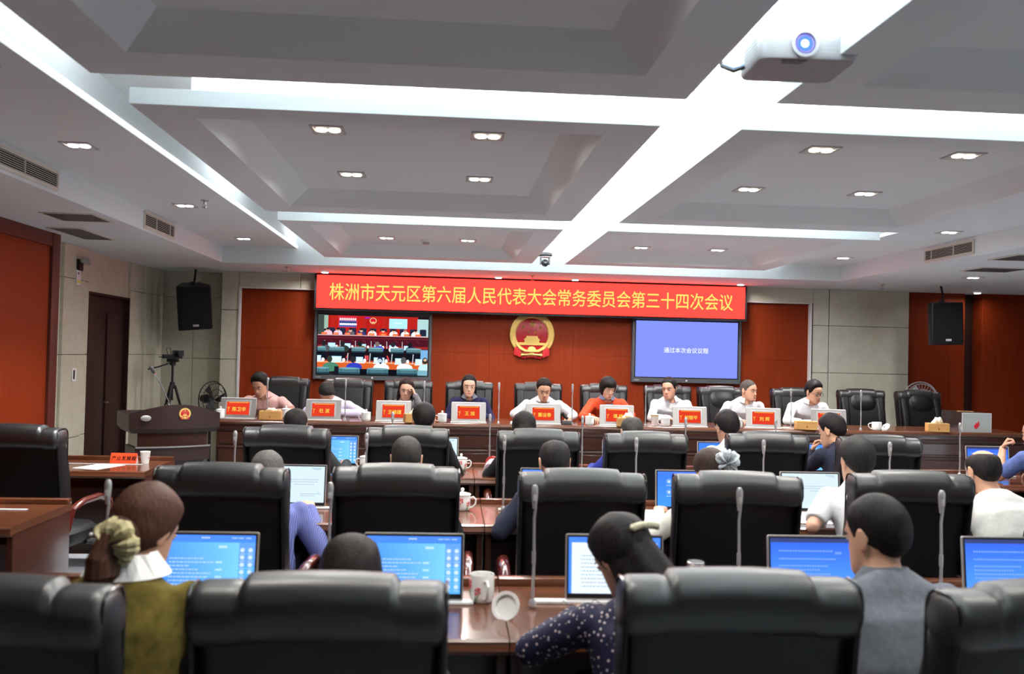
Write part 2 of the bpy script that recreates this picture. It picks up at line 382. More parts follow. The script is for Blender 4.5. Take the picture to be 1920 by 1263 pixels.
struct(MB().bx(-4.0, 9.2, -4.2, -4.0, 0, ZS).build('wall_front', DARKWOOD, ang=0))
PANE = emis('daylight_pane', (.80, .90, 1.0), .6)
for n_, (x0, x1, y0, y1) in enumerate(((8.84, 8.86, -1.0, 5.4),)):   # glowing pane and frames added out of view for the side light
    wn = struct(MB().bx(x0-.001, x1-.001, y0, y1, .8, 2.3).build('window_%d' % (n_+1), PANE, ang=0))
    if n_ == 0:
        for k in range(5): MB().bx(x0-.03, x0, y0+1.6*k-.03, y0+1.6*k+.03, .75, 2.35).build('window_frame', WPLAST, wn, ang=0)
    else:
        for k in range(5): MB().bx(x0+1.6*k-.03, x0+1.6*k+.03, y1, y1+.03, .75, 2.35).build('window_frame', WPLAST, wn, ang=0)
struct(MB().bx(-3.5, -3.47, -3.9, 8.1, 0, .12).build('baseboard_left', DARKWOOD)); struct(MB().bx(8.83, 8.86, -3.9, 11.5, 0, .12).build('baseboard_right', DARKWOOD))
# dais
struct(MB().bx(-2.6, 6.6, 9.25, 11.6, 0, .18).build('trim_1', CARPET, ang=0))

# ================================================================== CEILING FIXTURES
def downlight_geo(white):
    t_ = thing('downlight', '', 'downlight', (0,0,0))
    r = MB().loft([[(-.085,-.085,.002),(.085,-.085,.002),(.085,.085,.002),(-.085,.085,.002)], [(-.085,-.085,-.006),(.085,-.085,-.006),(.085,.085,-.006),(-.085,.085,-.006)], [(-.070,-.070,-.006),(.070,-.070,-.006),(.070,.070,-.006),(-.070,.070,-.006)], [(-.068,-.068,-.002),(.068,-.068,-.002),(.068,.068,-.002),(-.068,.068,-.002)]])
    r.build('frame', GREYP, t_, ang=0)
    for sx in (-.033, .033): MB().lathe([(.030,0),(.030,-.005),(.026,-.0075),(.0,-.008)], 16, (sx, 0, -.003)).build('lamp', LAMPW if white else LAMP, t_)
    return t_
def lampspot(x, y, z, p, col, spread=2.95): return area('downlight_light', (x, y, z-.03), .12, .12, p, col, (0,0,0), spread)
protoW, protoY = downlight_geo(True), downlight_geo(False)
used = {}
def downlight(x, y, z, white, label, p=1.0, spread=2.95):
    k = 'W' if white else 'Y'
    if k not in used: o = protoW if white else protoY; o.location = (x, y, z); o['label'] = label; used[k] = 1
    else: o = dup(protoW if white else protoY, (x, y, z), 0, label)
    o['group'] = 'square recessed downlights'
    lampspot(x, y, z, SPOT_W*p, (1,.95,.88) if not white else (1,.98,.96), spread)
ZR = 2.777
rows = [('nearer', 4.625), ('farther', 5.775)]
for i, (nm, yy) in enumerate(rows):
    downlight(-.64, yy, ZR, False, f'warm square downlight, left one of the {nm} pair in the middle left coffer')
    downlight(.18, yy, ZR, False, f'warm square downlight, right one of the {nm} pair in the middle left coffer')
    downlight(1.965, yy, ZR, False, f'warm square downlight, left one of the {nm} pair in the middle right coffer')
    downlight(2.76, yy, ZR, False, f'warm square downlight, right one of the {nm} pair in the middle right coffer')
downlight(-.63, 8.93, ZR, True, 'bright white downlight left of the smoke detector in the back left coffer', 1.5)
downlight(.177, 8.93, ZR, False, 'dim yellowish downlight right of the smoke detector in the back left coffer', 1.2)
downlight(1.957, 9.04, ZR, True, 'white downlight on the left in the back right coffer', 1.9)
downlight(2.76, 9.04, ZR, True, 'white downlight on the right in the back right coffer', 1.9)
for y_, n in ((5.34, 'nearest the camera'), (7.455, 'second along'), (9.56, 'farthest, by the back corner')):
    downlight(-2.165, y_, ZST, True, f'white downlight in the left ceiling strip, {n}', 1.4 if y_ < 9 else .3, 1.8)
for y_, n in ((5.34, 'nearest the camera'), (7.463, 'above the right wall vent'), (9.555, 'near the back right corner')):
    downlight(4.33, y_, ZST, True, f'white downlight in the right ceiling strip, {n}', 1.6, 2.0)
downlight(5.79, 9.49, ZS, True, 'white downlight in the low soffit above the hanging right speaker')
for c0 in ((-.64, 2.4), (.18, 2.4), (1.965, 2.4), (2.76, 2.4)): lampspot(*c0, ZR, SPOT_W*.75, (1,.95,.88))  # added unseen fill lights over the nearest rows, no fixtures here
# little round spots in front of the banner
sp = thing('spotlight', 'small round white spotlight above the left end of the red banner', 'spotlight', (-1.531, 11.15, ZS), 0, 'round spots above the banner')
MB().lathe([(.055,.002),(.055,-.008),(.045,-.012)], 20).build('rim', WPLAST, sp); MB().lathe([(.042,-.010),(.040,-.022),(.0,-.024)], 16).build('lamp', LAMPW, sp)
for x_, n in ((.617, 'second from the left above the red banner'), (1.588, 'third from the left above the red banner'), (3.72, 'above the right end of the red banner')):
    dup(sp, (x_, 11.17, ZS), 0, 'small round white spotlight ' + n)
dup(sp, (6.99, 11.35, ZS), 0, 'small round white spotlight beside the hanging right speaker')
for x_ in (-1.531,.617,1.588,3.72,6.99): lampspot(x_, 11.17 if x_ < 5 else 11.35, ZS, 16 if x_ < 5 else 4, (1,.97,.92))
# sprinklers
def sprinkler(label, loc):
    s = thing('fire_sprinkler', label, 'sprinkler', loc, 0, 'ceiling sprinklers')
    MB().lathe([(.032,.001),(.032,-.006),(.014,-.010)], 16).build('escutcheon', STEEL, s)
    MB().lathe([(.011,-.008),(.011,-.026)], 10).tube([(-.010,0,-.026),(-.010,0,-.045),(0,0,-.056)], .0028, 6).tube([(.010,0,-.026),(.010,0,-.045),(0,0,-.056)], .0028, 6).build('body', STEEL, s)
    MB().lathe([(.021,-.056),(.021,-.059)], 14).build('deflector', STEEL, s)
sprinkler('chrome sprinkler at the left edge in the left ceiling strip', (-1.93, 3.86, ZST))
sprinkler('chrome sprinkler in the left ceiling strip beside the second downlight', (-1.93, 7.15, ZST))
sprinkler('chrome sprinkler hanging in the bright gap near the projector', (1.19, 4.32, ZT))
sprinkler('chrome sprinkler in the bright central gap between middle coffers and back coffers', (1.10, 7.95, ZT))
sprinkler('small sprinkler in the soffit above the left stone pillar', (-1.91, 10.70, ZS))
sprinkler('small sprinkler in the soffit behind the ceiling camera', (1.02, 10.90, ZS))
sprinkler('dark sprinkler in the soffit right of the banner', (5.34, 10.66, ZS))
sd = thing('smoke_detector', 'round white smoke detector between two downlights in the back left coffer', 'smoke detector', (-.24, 9.0, ZR))
MB().lathe([(.055,.001),(.055,-.018),(.046,-.024)], 20).build('base', WPLAST, sd); MB().lathe([(.036,-.022),(.036,-.036),(.028,-.046),(.0,-.048)], 18).build('sensor', GREYP, sd)
# fascia vents
def wall_vent(label, x, s, y0, y1, z0, z1):
    v = thing('air_vent', label, 'vent', (x, (y0+y1)/2, (z0+z1)/2), 0, 'fascia vents')
    L, H = y1-y0, z1-z0; k = s*.012
    MB().bx(min(0,s*.004), max(0,s*.004), -L/2, L/2, -H/2, H/2).build('backing', VOID, v, ang=0)
    fr = MB(); b = .022
    for a in ((-L/2-b, L/2+b, H/2, H/2+b), (-L/2-b, L/2+b, -H/2-b, -H/2), (-L/2-b, -L/2, -H/2, H/2), (L/2, L/2+b, -H/2, H/2)):
        fr.bx(min(0,k), max(0,k), a[0], a[1], a[2], a[3])
    fr.build('frame', VENTW, v, ang=0)
    n = 7
    for i in range(n):
        z = -H/2+H*(i+.5)/n
        MB().bx(min(k*.3,k*.6), max(k*.3,k*.6), -L/2, L/2, z-.0016, z+.0016).build('slat', VENTW, v, ang=0)
    for j in range(int(L/.38)): MB().bx(min(0,k), max(0,k), -L/2+.38*(j+1)-.4*.2, -L/2+.38*(j+1)-.4*.2+.008, -H/2, H/2).build('mullion', VENTW, v, ang=0)
wall_vent('slatted air vent in the left fascia, the nearer one at the photo edge', XL, 1, 4.9, 6.03, 2.665, 2.755)
wall_vent('slatted air vent in the left fascia, the farther short one', XL, 1, 7.74, 8.53, 2.665, 2.765)
wall_vent('slatted air vent in the right fascia', XR, -1, 7.67, 8.46, 2.665, 2.755)
def soffit_vent(label, x0, x1, y0, y1):
    v = thing('return_vent', label, 'vent', ((x0+x1)/2, (y0+y1)/2, ZS), 0, 'soffit return vents'); a, b = (x1-x0)/2, (y1-y0)/2
    MB().bx(-a, a, -b, b, -.006, 0).build('frame', VENTW, v, bevel=.002, seg=1)
    for i in range(8): MB().bx(-a+.03, a-.03, -b+.03+(2*b-.06)*i/8, -b+.03+(2*b-.06)*(i+.7)/8, -.009, -.0055).build('slat', DGREY, v, ang=0)
soffit_vent('square dark return vent in the left soffit, the nearer one', -3.06, -2.65, 6.85, 7.28)
soffit_vent('long dark return vent in the left soffit, nearer the stone pillar', -3.38, -3.08, 7.72, 8.52)
soffit_vent('dark return vent in the right soffit at the photo edge', 5.25, 5.75, 8.45, 8.85)
soffit_vent('dark return vent in the right soffit, the nearer one', 4.92, 5.35, 7.4, 7.85)

# ---- projector
pj = thing('projector', 'white ceiling projector with a glowing blue lens in the bright gap', 'projector', (1.19, 3.02, 2.70), -.045)
bw, bd, bh = .335, .27, .10
def rr(x, y, r, z, n=6):
    out = []
    for cx, cy, a0 in ((x-r, y-r, 0), (-x+r, y-r, PI/2), (-x+r, -y+r, PI), (x-r, -y+r, 3*PI/2)):
        out += [(cx+r*cos(a0+PI/2*k/n), cy+r*sin(a0+PI/2*k/n), z) for k in range(n+1)]
    return out
body = MB().loft([rr(bw/2-.006, bd/2-.006, .035, -.045), rr(bw/2, bd/2, .04, -.036), rr(bw/2, bd/2, .04, .036), rr(bw/2-.012, bd/2-.012, .035, .048)])
body.build('housing', PROJ, pj)
MB().lathe([(.046,0),(.046,.016),(.036,.018),(.034,.004)], 28, M=T(-.02, -bd/2+.004, 0) @ RX(PI/2)).build('lens_ring', PROJ, pj)
MB().lathe([(.036,.006),(.030,.012),(.024,.010)], 24, M=T(-.02, -bd/2+.001, 0) @ RX(PI/2)).build('lens_barrel', mat('lens_barrel', (.10,.08,.30), .2), pj)
MB().lathe([(.027,.0),(.024,.012),(.012,.017),(0,.018)], 20, M=T(-.02, -bd/2-.001, 0) @ RX(PI/2)).build('lens', emis('lens_glow', (.10,.25,1.0), 1.6), pj)
MB().lathe([(.013,.0),(.011,.004),(0,.005)], 16, M=T(-.024, -bd/2-.018, -.003) @ RX(PI/2)).build('lens_light', emis('lens_core', (.75,.9,1.0), 4), pj)
for i in range(4):
    for j in range(5): MB().bx(.116+.012*i, .124+.012*i, -bd/2-.001, -bd/2+.003, -.031+.0135*j, -.022+.0135*j).build('grille_slot', DGREY, pj, ang=0)
for i in range(8):
    for j in range(5): MB().bx(-bw/2-.001, -bw/2+.003, -.095+.019*i, -.083+.019*i, -.031+.0135*j, -.022+.0135*j).build('grille_slot', DGREY, pj, ang=0)
for j in range(4): MB().bx(.04, .112, -bd/2-.0008, -bd/2+.002, -.024+.0135*j, -.0225+.0135*j).bx(-.14, -.085, -bd/2-.0008, -bd/2+.002, -.024+.0135*j, -.0225+.0135*j).build('groove', GREYP, pj, ang=0)
MB().slab([(-.09,-.115),(0,-.115),(-.015,-.075),(-.075,-.075)], -.047, -.044).build('foot_recess', DGREY, pj, ang=0)
MB().bx(-.045, .015, -.03, .03, .048, .20).bx(-.065, .04, -.05, .05, .20, .28).build('mount', PROJ, pj, bevel=.004)
MB().tube([(-.165,.05,-.02),(-.20,.07,-.03),(-.235,.10,-.005),(-.24,.13,.06),(-.19,.10,.16),(-.10,.02,.24)], .008).build('cable', BLACK, pj)
MB().tube([(-.165,.055,-.012),(-.20,.075,-.018),(-.24,.11,.01),(-.22,.10,.10),(-.10,.03,.23)], .004).build('cable', mat('blue_cable', (.1,.25,.7), .4), pj)

# ---- PTZ camera near the back fascia
pz = thing('ceiling_camera', 'black dome camera hanging under the ceiling before the banner', 'camera', (1.07, 9.98, 2.77))
MB().bx(-.05, .05, -.04, .04, .03, .2).build('bracket', WPLAST, pz, bevel=.004)
MB().lathe([(.02,.03),(.075,.025),(.085,.0),(.06,-.018)], 24).build('base', BLACK, pz)
MB().lathe([(.07,-.014),(.07,-.022)], 24).build('ring', SILVER, pz)
MB().bx(-.056,-.040,-.025,.025,-.105,-.018).bx(.040,.056,-.025,.025,-.105,-.018).build('yoke', DGREY, pz, bevel=.004)
MB().ball((0,0,-.085), .041, 20, 12).lathe([(.030,0),(.032,.03),(.026,.034)], 20, M=T(0,-.02,-.093) @ RX(PI/2+.25)).build('head', BLACK, pz)
MB().lathe([(.022,0),(.012,.005),(0,.006)], 16, M=T(0,-.053,-.101) @ RX(PI/2+.25)).build('lens', mat('camera_lens', (.01,.01,.014), .05, .8), pz)

# ================================================================== BACK WALL FITTINGS
bn = thing('led_banner', 'long red led banner with a yellow line of characters on the back wall', 'banner', (1.10, 11.42, 2.405))
BW, BH = 5.53, .445
MB().bx(-BW/2-.03, BW/2+.03, 0, .24, -BH/2-.03, BH/2-.015).build('frame', BLACK, bn, bevel=.004)
MB().bx(-BW/2, BW/2, -.006, .002, -BH/2, BH/2-.03).build('display', LEDRED, bn, ang=0)
tm = text_mesh('株洲市天元区第六届人民代表大会常务委员会第三十四次会议', .225, .001, 1.0, .0014)
wx = max(v.co.x for v in tm.vertices)*2; tm.transform(Matrix.Diagonal((5.21/wx, 1.02, 1, 1)))
link('lettering', tm, LEDYEL, bn, M=T(.0, -.009, -.012) @ RX(PI/2))
def tv(label, cx, cz, W, H, name='wall_screen'):
    r = thing(name, label, 'screen', (cx, 11.585, cz), 0)
    fr = MB(); b = .032; bb = .055
    fr.bx(-W/2, W/2, .0, .075, -H/2, H/2)
    fr.build('case', DGREY, r, bevel=.004)
    fz = MB().bx(-W/2, -W/2+b, -.012, .0, -H/2, H/2).bx(W/2-b, W/2, -.012, .0, -H/2, H/2).bx(-W/2+b, W/2-b, -.012, 0, H/2-b, H/2).bx(-W/2+b, W/2-b, -.012, 0, -H/2, -H/2+bb)
    fz.build('bezel', DGREY, r, bevel=.002, seg=1)
    MB().bx(-W/2+b, W/2-b, -.002, 0, -H/2+bb, H/2-b).build('black_border', BLACK, r, ang=0)
    MB().lathe([(.012,0),(.012,.003),(.008,.004)], 16, M=T(0, -.012, -H/2+.028) @ RX(PI/2)).build('power_button', TRIM, r)
    MB().bx(-W/2+.03, -W/2+.10, -.014, -.012, -H/2+.02, -H/2+.034).build('badge', SILVER, r, ang=0)
    return r, W-2*b-.03, H-b-bb-.03, (bb-b)/2
tl, sw, sh, so = tv('left wall screen showing a live picture of the meeting', -.955, 1.715, 1.50, .875)
tr, sw2, sh2, so2 = tv('right wall screen showing a plain blue slide', 3.15, 1.755, 1.46, .855)
MB().bx(-sw2/2, sw2/2, -.004, -.002, -sh2/2+so2, sh2/2+so2).build('slide', SCRBLUE, tr, ang=0)
tm = text_mesh('通过本次会议议程', .075, .0005, 1.0, .001); link('slide_text', tm, SCRTXT, tr, M=T(-.01, -.006, .0) @ RX(PI/2))
# ---- the live picture, drawn as flat colour patches
P = Pic(1690, 980, sw, sh); ox, oy = 110, 95
def R(x0,y0,x1,y1,c): P.rect(x0-ox,y0-oy,x1-ox,y1-oy,c)
def E(x,y,a,b,c,n=12): P.ell(x-ox,y-oy,a,b,c,n)
def Q(pts,c): P.poly([(x-ox,y-oy) for x,y in pts][::-1],c)
R(110,95,1800,1075,(30,18,26))
R(110,95,205,460,(60,72,66)); R(200,105,262,330,(150,178,160)); R(262,105,1640,460,(178,34,28)); R(1630,140,1800,460,(168,206,206))
for k in range(14): R(262+98*k,105,300+98*k,330,(168+(k%3)*8,28+(k%2)*6,24))
R(820,118,900,150,(150,40,150)); R(415,110,700,300,(205,40,60))
R(430,190,692,292,(90,110,190))
for k in range(9): E(445+29*k,165,12,22,(240,225,235)); E(445+29*k,215,13,14,(40,40,80)); E(450+29*k,250,16,20,(235,235,250)); R(436+29*k,262,452+29*k,290,(50,60,140))
E(948,182,54,52,(225,190,140),20); E(948,180,42,40,(200,25,50),20); E(948,208,24,12,(230,190,130)); R(925,215,975,235,(215,160,110))
R(1195,140,1474,305,(170,225,250)); R(1280,205,1390,222,(220,245,255))
for x in (320,480,640,800,950,1110,1260,1410,1570,1720): R(x-50,312,x+50,420,(34,38,62)); E(x,316,48,10,(44,48,74))
for x,c,h in ((262,(235,190,205),(30,24,28)),(415,(215,205,240),(28,24,30)),(605,(95,95,105),(36,26,26)),(770,(50,60,110),(34,26,28)),(940,(240,235,235),(46,34,30)),(1105,(235,60,35),(24,18,20)),(1268,(250,248,250),(40,28,26)),(1445,(252,250,252),(150,110,95)),(1605,(252,252,255),(28,24,28))):
    E(x,400,66,52,c); R(x-66,400,x+66,440,c); E(x,345,24,32,(222,172,150)); E(x,328,25,18,h)
for x in (205,385,560,745,930,1110,1295,1470,1645): R(x-42,390,x+42,432,(236,86,62)); R(x-30,402,x+30,414,(250,170,90))
R(110,425,1800,445,(205,165,165)); R(110,440,1800,640,(74,20,34)); R(110,470,1800,482,(110,44,52)); R(110,600,1800,640,(150,40,40))
for k in range(9): Q([(300+165*k,510),(308+165*k,508),(350+165*k,540),(342+165*k,542)],(120,56,62))
for x in (215,450,685,925,1165,1402): Q([(x-3,520),(x+5,520),(x+8,640),(x-2,640)],(200,200,215))
for x,y,w in ((325,560,56),(565,565,48),(815,570,34),(1030,575,56),(1255,580,50),(1465,585,34)): R(x-w,y,x+w,y+78,(140,200,250)); R(x-w+4,y+4,x+w-4,y+70,(190,228,252))
for x in (400,640,880,1110): E(x,618,18,24,(246,246,248))
for x,c,h in ((205,(80,84,92),(38,34,36)),(490,(48,52,50),(40,36,38)),(755,(120,96,70),(26,34,34)),(1020,(66,66,200),(120,100,100)),(1262,(250,250,252),(40,40,44)),(1522,(40,50,90),(30,28,32))):
    E(x+20,655,86,60,c); E(x,570,36,44,h)
for x0,x1 in ((100,240),(290,520),(630,840),(890,1110),(1225,1430),(1470,1700)):
    R(x0,640,x1,830,(16,20,30)); R(x0,630,x1,690,(84,124,134)); E((x0+x1)/2,636,(x1-x0)/2.1,14,(120,164,172)); R(x0,690,x1,712,(40,62,72))
Q([(545,800),(570,740),(580,745),(552,818)],(220,50,50)); R(835,760,862,840,(235,90,90)); R(870,760,892,840,(225,80,80)); Q([(1165,760),(1185,755),(1215,835),(1195,838)],(225,70,70))
R(1690,650,1800,820,(120,170,215))
R(110,838,1800,860,(120,40,34)); R(110,860,1800,985,(206,92,42)); R(110,870,1800,890,(240,150,100))
for x in (575,915,1250,1575): Q([(x-4,725),(x+10,725),(x,890),(x-12,890)],(196,196,206))
for x,y,w in ((130,770,40),(405,780,76),(755,785,54),(1055,790,82),(1350,795,50),(1665,800,54)): R(x-w,y,x+w,y+90,(150,205,250)); R(x-w+5,y+6,x+w-5,y+82,(214,238,250)); R(x-w-8,y+90,x+w+24,y+106,(240,236,232))
for x in (200,515,835,1165,1495): E(x,840+(x/200),24,32,(245,243,240))
for x,c,h in ((300,(72,128,106),(50,56,50)),(655,(50,62,180),(40,40,48)),(1070,(240,246,248),(30,34,66)),(1430,(248,250,252),(90,92,92)),(1760,(190,226,232),(50,46,42))):
    E(x+20,960,124,78,c); R(x-90,960,x+130,1010,c); E(x,830,42,56,h)
E(1066,846,34,38,(185,205,220)); E(1078,882,16,16,(30,30,40)); E(1762,815,26,22,(220,180,150))
for x0,x1 in ((95,300),(440,765),(870,1200),(1330,1650)):
    R(x0,975,x1,1075,(70,112,122)); E((x0+x1)/2,978,(x1-x0)/2.05,16,(110,160,172)); R(x0,1045,x1,1075,(40,66,78)); R(x0+36,990,x0+42,1060,(30,52,62)); R(x1-42,990,x1-36,1060,(30,52,62))
R(375,950,440,1075,(22,26,38)); R(765,985,870,1075,(14,16,26)); R(1200,985,1330,1075,(14,16,26)); R(1650,990,1800,1075,(120,170,185))
link('live_picture', P.mesh('live_picture'), None, tl, M=T(0, -.0025, so))

# ---- national emblem
def star(mb, cx, cz, r, d=.008, rot=0):
    pts = []
    for k in range(10):
        a = PI/2+rot+PI*k/5; q = r if k % 2 == 0 else r*.40; pts.append((cx+q*cos(a), 0, cz+q*sin(a)))
    vs = pts+[(cx, -d, cz)]; mb.add(vs, [(k, (k+1) % 10, 10) for k in range(10)]+[tuple(range(9,-1,-1))]); return mb
def emblem(parent, s, y0):
    E_ = []
    def ep(nm, mb, m): o = mb.build(nm, m, parent, ang=30); o.matrix_basis = T(0, y0, 0) @ Matrix.Diagonal((s, s, s, 1)); return o
    ep('field', MB().lathe([(.40,0),(.40,.02),(.38,.03)], 48, M=T(0,.0,.02) @ RX(PI/2)), EMRED)
    rg = MB()
    for side in (1, -1):                          # two sheaves of grain round the field
        for k in range(26):
            a = PI/2 - side*(.10+k*.083)
            for rr_, dd in ((.405, 0), (.450, .04), (.487, 0)):
                rg.ball((rr_*cos(a+dd*side), -.035, .02+rr_*sin(a+dd*side)), (.034, .022, .034), 6, 4)
    rg.loft([[(r*cos(2*PI*k/48), yy, .02+r*sin(2*PI*k/48)) for k in range(48)] for r, yy in ((.37,0),(.37,-.04),(.44,-.055),(.51,-.04),(.51,0))], False)
    ep('grain_ring', rg, GOLD)
    st = MB(); star(st, 0, .255, .092, .03)
    for x, z, ro in ((-.20,.185,-.25),(.20,.185,.25),(-.082,.065,-.12),(.082,.065,.12)): star(st, x, z, .048, .022, ro)
    o = ep('stars', st, GOLD); o.matrix_basis = T(0, y0-.030*s, 0) @ Matrix.Diagonal((s, s, s, 1))
    g = MB().bx(-.31,.31,-.05,0,-.225,-.165).bx(-.17,.17,-.05,0,-.165,-.11)
    g.prism([(-.19,-.11),(-.165,-.075),(-.15,-.075),(-.125,-.03),(-.135,-.015),(.135,-.015),(.125,-.03),(.15,-.075),(.165,-.075),(.19,-.11)], -.06, 0)
    for k in range(7): g.bx(-.15+.05*k-.006, -.15+.05*k+.006, -.056, 0, -.165, -.11)
    ep('gate_tower', g, GOLD)
    gw = MB()
    for k in range(18):
        a = 2*PI*k/18; gw.add([(.105*cos(a-.17),0,-.36+.105*sin(a-.17)),(.105*cos(a+.17),0,-.36+.105*sin(a+.17)),(.128*cos(a),0,-.36+.128*sin(a)),(.09*cos(a),-.075,-.36+.09*sin(a))],[(0,1,3),(1,2,3),(2,0,3)])
    gw.lathe([(.105,0),(.105,.07),(.05,.085),(0,.085)], 24, M=T(0,0,-.36) @ RX(PI/2))
    gw.tube([(-.36,-.04,-.20),(-.27,-.06,-.31),(-.15,-.07,-.365),(0,-.07,-.37),(.15,-.07,-.365),(.27,-.06,-.31),(.36,-.04,-.20)], .026, 8).tube([(-.24,-.05,-.455),(-.12,-.06,-.44),(0,-.06,-.43),(.12,-.06,-.44),(.24,-.05,-.455)], .026, 8)
    ep('gear', gw, GOLD)
    rb = MB()
    for sx in (1, -1):
        for k in range(5):
            x = sx*(.25+.028*k); rb.tube([(sx*(.33),-.03,-.22),(x+sx*.02,-.05,-.34),(x+sx*.02,-.05,-.50+.012*k)], [.012,.026,.030], 8)
    rb.tube([(-.30,-.05,-.31),(-.15,-.06,-.405),(0,-.06,-.395),(.15,-.06,-.405),(.30,-.05,-.31)], .024, 8)
    for k in range(9): rb.ball((-.20+.05*k,-.03,-.50-.012*cos(k*.8)), (.03,.03,.03), 8, 5)
    ep('ribbon', rb, EMRED)
em = thing('national_emblem', 'round gold and red national emblem centred on the wood wall', 'emblem', (1.10, 11.655, 1.905))
emblem(em, .575, 0)

# ================================================================== SPEAKERS, STANDS, LECTERN
def speaker(label, loc, rot, w_, d_, h_):
    s = thing('loudspeaker', label, 'loudspeaker', loc, 0, 'black loudspeakers'); s.rotation_euler = rot
    poly = [(-w_/2,-d_/2),(w_/2,-d_/2),(w_/2,-d_/2+.06),(w_*.28,d_/2),(-w_*.28,d_/2),(-w_/2,-d_/2+.06)]
    MB().slab(poly, -h_/2, h_/2).build('cabinet', BLACK, s, bevel=.014, seg=3)
    MB().loft([rr2(w_/2-.014, h_/2-.014, .03, -d_/2+.002), rr2(w_/2-.014, h_/2-.014, .03, -d_/2-.006), rr2(w_/2-.06, h_/2-.06, .03, -d_/2-.014)]).build('grille', GRILLE, s)
    MB().bx(-.035, .035, -d_/2-.0165, -d_/2-.011, -h_/2+.045, -h_/2+.072).build('badge', GREYP, s, bevel=.002)
    MB().bx(-.025, .025, -.02, .02, h_/2, h_/2+.03).build('bracket', BLACK, s)
    return s
def rr2(x, z, r, y, n=5):
    return [(p[0], y, p[1]) for p in rr(x, z, r, 0, n)]
speaker('black loudspeaker hanging before the wood wall on the right', (6.09, 10.62, 2.15), (0, -.03, -.08), .385, .30, .52)
MB().tube([(6.09,10.62,2.42),(6.09,10.62,2.53),(6.09,10.66,2.625)], .012).build('speaker_hanger', BLACK); tag(bpy.data.objects['speaker_hanger'], 'black rod holding the right loudspeaker under the soffit', 'bracket')
speaker('black loudspeaker tilted down in the dark corner on the left', (-3.15, 11.3, 2.155), (.22, -.10, .38), .40, .32, .545)
MB().tube([(-3.17,11.36,2.42),(-3.17,11.40,2.50),(-3.17,11.44,2.625)], .014).build('speaker_hanger', BLACK); tag(bpy.data.objects['speaker_hanger.001'], 'black rod holding the left corner loudspeaker', 'bracket')
# tripod with a video camera
tp = thing('tripod', 'black tripod standing in the dark left corner', 'tripod', (-3.30, 11.05, 0))
for k in range(3):
    a = 2*PI*k/3+.5; MB().tube([(.03*cos(a),.03*sin(a),1.18),(.20*cos(a),.20*sin(a),.6),(.34*cos(a),.34*sin(a),.02)], [.016,.014,.011], 8).ball((.34*cos(a),.34*sin(a),.016), .016, 8, 5).build('leg', BLACK, tp)
MB().lathe([(.014,1.0),(.014,1.42),(.034,1.42),(.034,1.46)], 14).lathe([(.03,1.14),(.03,1.22)], 12).build('column', BLACK, tp)
MB().bx(-.06,.06,-.05,.05,1.46,1.50).tube([(0,0,1.46),(-.14,-.10,1.40),(-.24,-.16,1.37)], .010).build('pan_head', BLACK, tp, bevel=.004)
vc = thing('video_camera', 'small black video camera on the tripod in the left corner', 'camera', (-3.30, 11.05, 1.502), .5)
MB().bx(-.12,.10,-.045,.045,0,.05).bx(-.16,-.05,-.03,.03,.012,.02).build('body', BLACK, vc, bevel=.008)
MB().lathe([(.035,0),(.04,.06),(.034,.11)], 16, M=T(.06,-.03,.06) @ RX(PI/2)).bx(.0,.12,-.02,.06,.03,.10).build('lens', BLACK, vc)
MB().tube([(-.06,0,.05),(-.08,.01,.12),(-.03,.02,.13),(-.02,.02,.05)], .005).build('cable', BLACK, vc)
def fan(label, loc, rz, mcage, col):
    f = thing('pedestal_fan', label, 'fan', loc, rz, 'pedestal fans'); zc = 1.02
    MB().lathe([(.20,0),(.20,.02),(.05,.04),(.018,.06),(.016,zc)], 24).build('stand', BLACK, f)
    MB().lathe([(.05,-.02),(.055,.05),(.045,.12)], 16, M=T(0,.02,zc) @ RX(-PI/2)).build('motor', col, f)
    for k in range(3):
        a = 2*PI*k/3; bl = []
        for q in range(6):
            r = .03+.15*q/5; bl.append([(r*cos(a-.5+.06*q), -.05+.02, zc+r*sin(a-.5+.06*q)), (r*cos(a+.45), -.05-.02, zc+r*sin(a+.45)), (r*cos(a+.45), -.053-.02, zc+r*sin(a+.45)), (r*cos(a-.5+.06*q), -.053+.02, zc+r*sin(a-.5+.06*q))])
        MB().loft(bl).build('blade', mcage, f)
    cg = MB()
    for rr_, yy in ((.215,-.03),(.19,-.075),(.12,-.10),(.05,-.105)): cg.torus(rr_, .004 if rr_ < .2 else .007, 32, 6, M=T(0,yy,zc) @ RX(PI/2))
    for k in range(28):
        a = 2*PI*k/28; cg.tube([(.05*cos(a),-.105,zc+.05*sin(a)),(.12*cos(a),-.10,zc+.12*sin(a)),(.19*cos(a),-.075,zc+.19*sin(a)),(.215*cos(a),-.03,zc+.215*sin(a)),(.19*cos(a),.01,zc+.19*sin(a)),(.06*cos(a),.03,zc+.06*sin(a))], .0016, 4)
    cg.build('cage', col, f)
fan('black pedestal fan turned sideways in the dark left corner', (-2.86, 11.12, 0), 1.0, BLACK, BLACK)
fan('grey pedestal fan behind the empty chair at the right end', (6.16, 11.25, .18), -.15, GREYP, GREYP)
